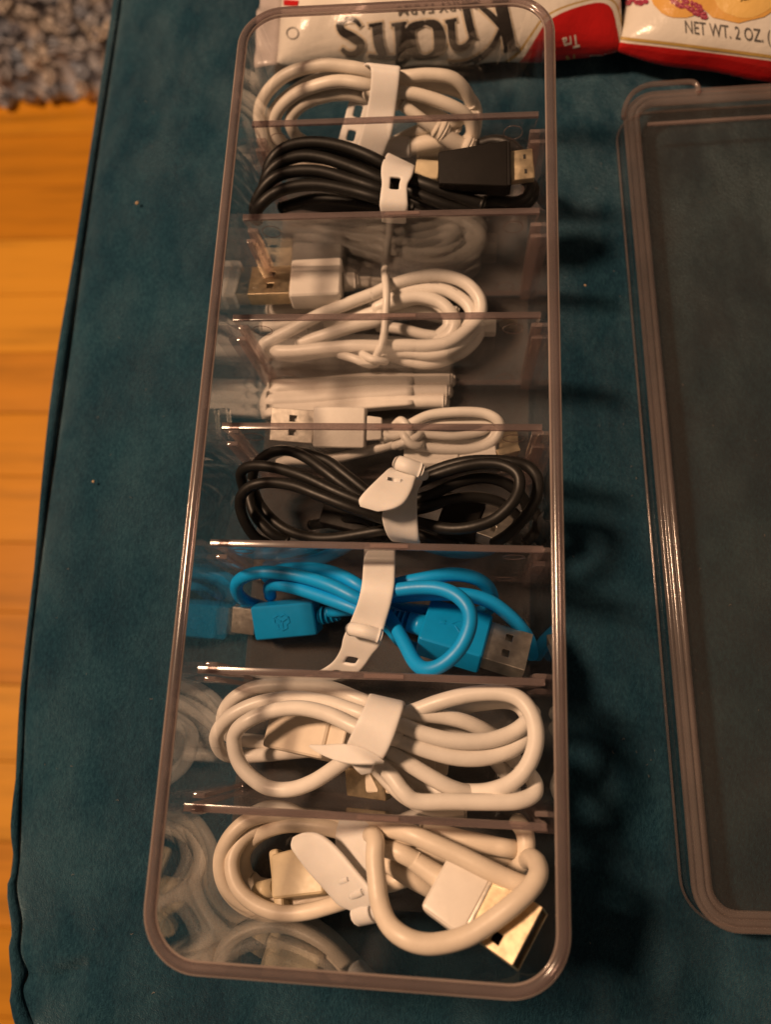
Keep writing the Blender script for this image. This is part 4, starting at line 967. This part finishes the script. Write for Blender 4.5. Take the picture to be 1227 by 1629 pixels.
m.strand(r, ('M', [(20, 150, 37), (130, 148, 38), (280, 152, 38), (420, 165, 36)]))
m.strand(2.2, ('M', [(200, 200, 35), (330, 225, 35), (450, 262, 34), (600, 330, 30)]))
m.build('cord', IVORY, t)
a, b_, c_ = W('M', 440, 395, 42), W('M', 690, 560, 45), W('M', 985, 760, 52)
RL = -16
blob(t, 'plug_body', PLUGW, a, b_, 8.6, 3.8, 1.7, RL, 1.05)
m = MB(); m.add(*sweep([W('M', 285, 288, 40.0), W('M', 370, 345, 40.6), W('M', 450, 400, 41.2)], [2.45, 2.75, 3.0], 14, False)); m.build('strain_relief', IVORY, t)
d = (b_ - a).normalized()
usb_shell(t, b_ - d * .3, c_, 7.3, 2.9, RL, GOLD, DARK, hole=(.50, .66, .74, .42))
blob(t, 'plug_collar', STEEL, b_ - d * .6, b_ + d * .5, 8.0, 3.4, .3, RL)
blob(t, 'plug_body', YELLOW, W('K', 690, 420, 36), W('K', 960, 370, 38), 6.0, 3.4, 1.3, -20, 1.15)
m = MB(); m.add(*sweep([W('K', 600, 490, 33), W('K', 690, 470, 35)], 2.7, 14)); m.build('strain_relief', YELLOW, t)
blob(t, 'plug_shoulder', YELLOW, W('K', 690, 440, 35.5), W('K', 740, 425, 36), 8.4, 3.0, 1.2, -20)
s = thing('silicone_strap', U(560, 1380, 5), 'white silicone strap with a long rounded paddle over the ivory cable', 'cable strap')
ribbon('band', s, SILI, 'K', [(1040, 85, 1215, 100, 36), (1025, 120, 1205, 135, 43), (1010, 190, 1185, 205, 46), (1010, 250, 1175, 270, 47), (1040, 330, 1180, 340, 46.5), (1090, 440, 1190, 450, 44)], 1.1)
ribbon('paddle', s, SILI, 'K', [(782, 205, 800, 195, 57.5), (772, 255, 850, 178, 57.5), (800, 305, 925, 185, 57.5), (870, 395, 1010, 250, 56.5), (960, 490, 1110, 370, 54.5), (1020, 555, 1190, 470, 52.5), (1080, 580, 1205, 540, 50.5), (1115, 585, 1210, 560, 49)], 1.7)
m = MB(); m.add(*sweep(catmull([W('K', 1135, 610, 47), W('K', 1180, 600, 47.5), W('K', 1225, 590, 47)], 4), 2.9, 14)); m.build('knob', SILI, s)
for a_, c_ in (((1010, 450), (1080, 425)), ((1090, 520), (1155, 492))):
    m = MB(); m.add(*sweep(catmull([W('K', *a_, 55.2 - (a_[0] - 1010) * .02), W('K', (a_[0] + c_[0]) / 2, (a_[1] + c_[1]) / 2, 55.6 - (a_[0] - 1010) * .02), W('K', *c_, 55.2 - (a_[0] - 1010) * .02)], 4), .95, 10, True, .6)); m.build('ridge', SILI, s)

# ------------------------------------------------------------------ crumbs and lint on the velvet
CRM = plastic('crumb_crust', (.62, .42, .24), .7, .2)
rc_ = random.Random(3)
for x, y, rr_, lab in ((932, 456, .95, 'tan crumb on the velvet beside the third compartment'), (939, 656, .75, 'tan crumb on the velvet between box and lid'), (218, 323, .7, 'pale crumb on the velvet left of the far end'), (148, 766, .5, 'pale crumb on the velvet near the piped edge')):
    p = U(x, y, -.1); bm = bmesh.new(); bmesh.ops.create_icosphere(bm, subdivisions=2, radius=rr_)
    for v in bm.verts: v.co *= 1 + rc_.uniform(-.25, .25); 
    for v in bm.verts: v.co.z *= .7
    bm.transform(Matrix.Translation(p)); vs = [v.co.copy() for v in bm.verts]; fs = [tuple(v.index for v in f.verts) for f in bm.faces]; bm.free()
    tag(mesh('crumb', vs, fs, CRM), lab, 'crumb', 'crumbs on the velvet')
mb = MB()
for k in range(70):
    x, y = (rc_.uniform(60, 270), rc_.uniform(100, 1600)) if k < 34 else (rc_.uniform(900, 1220), rc_.uniform(160, 1600))
    p = U(x, y, .25); a = rc_.uniform(0, 6.28); l = rc_.uniform(.15, .5)
    if p.x < -118: continue
    p.z = pz(p.x, p.y) + .25
    mb.add(*sweep([p, p + Vector((math.cos(a) * l, math.sin(a) * l, .15)), p + Vector((math.cos(a + .8) * l * 2, math.sin(a + .8) * l * 2, .05))], rc_.uniform(.03, .09), 5))
lint = mb.build('lint', plastic('pale_lint', (.30, .28, .26), .8)); tag(lint, 'tiny pale lint specks scattered over the velvet', None, None, 'stuff')
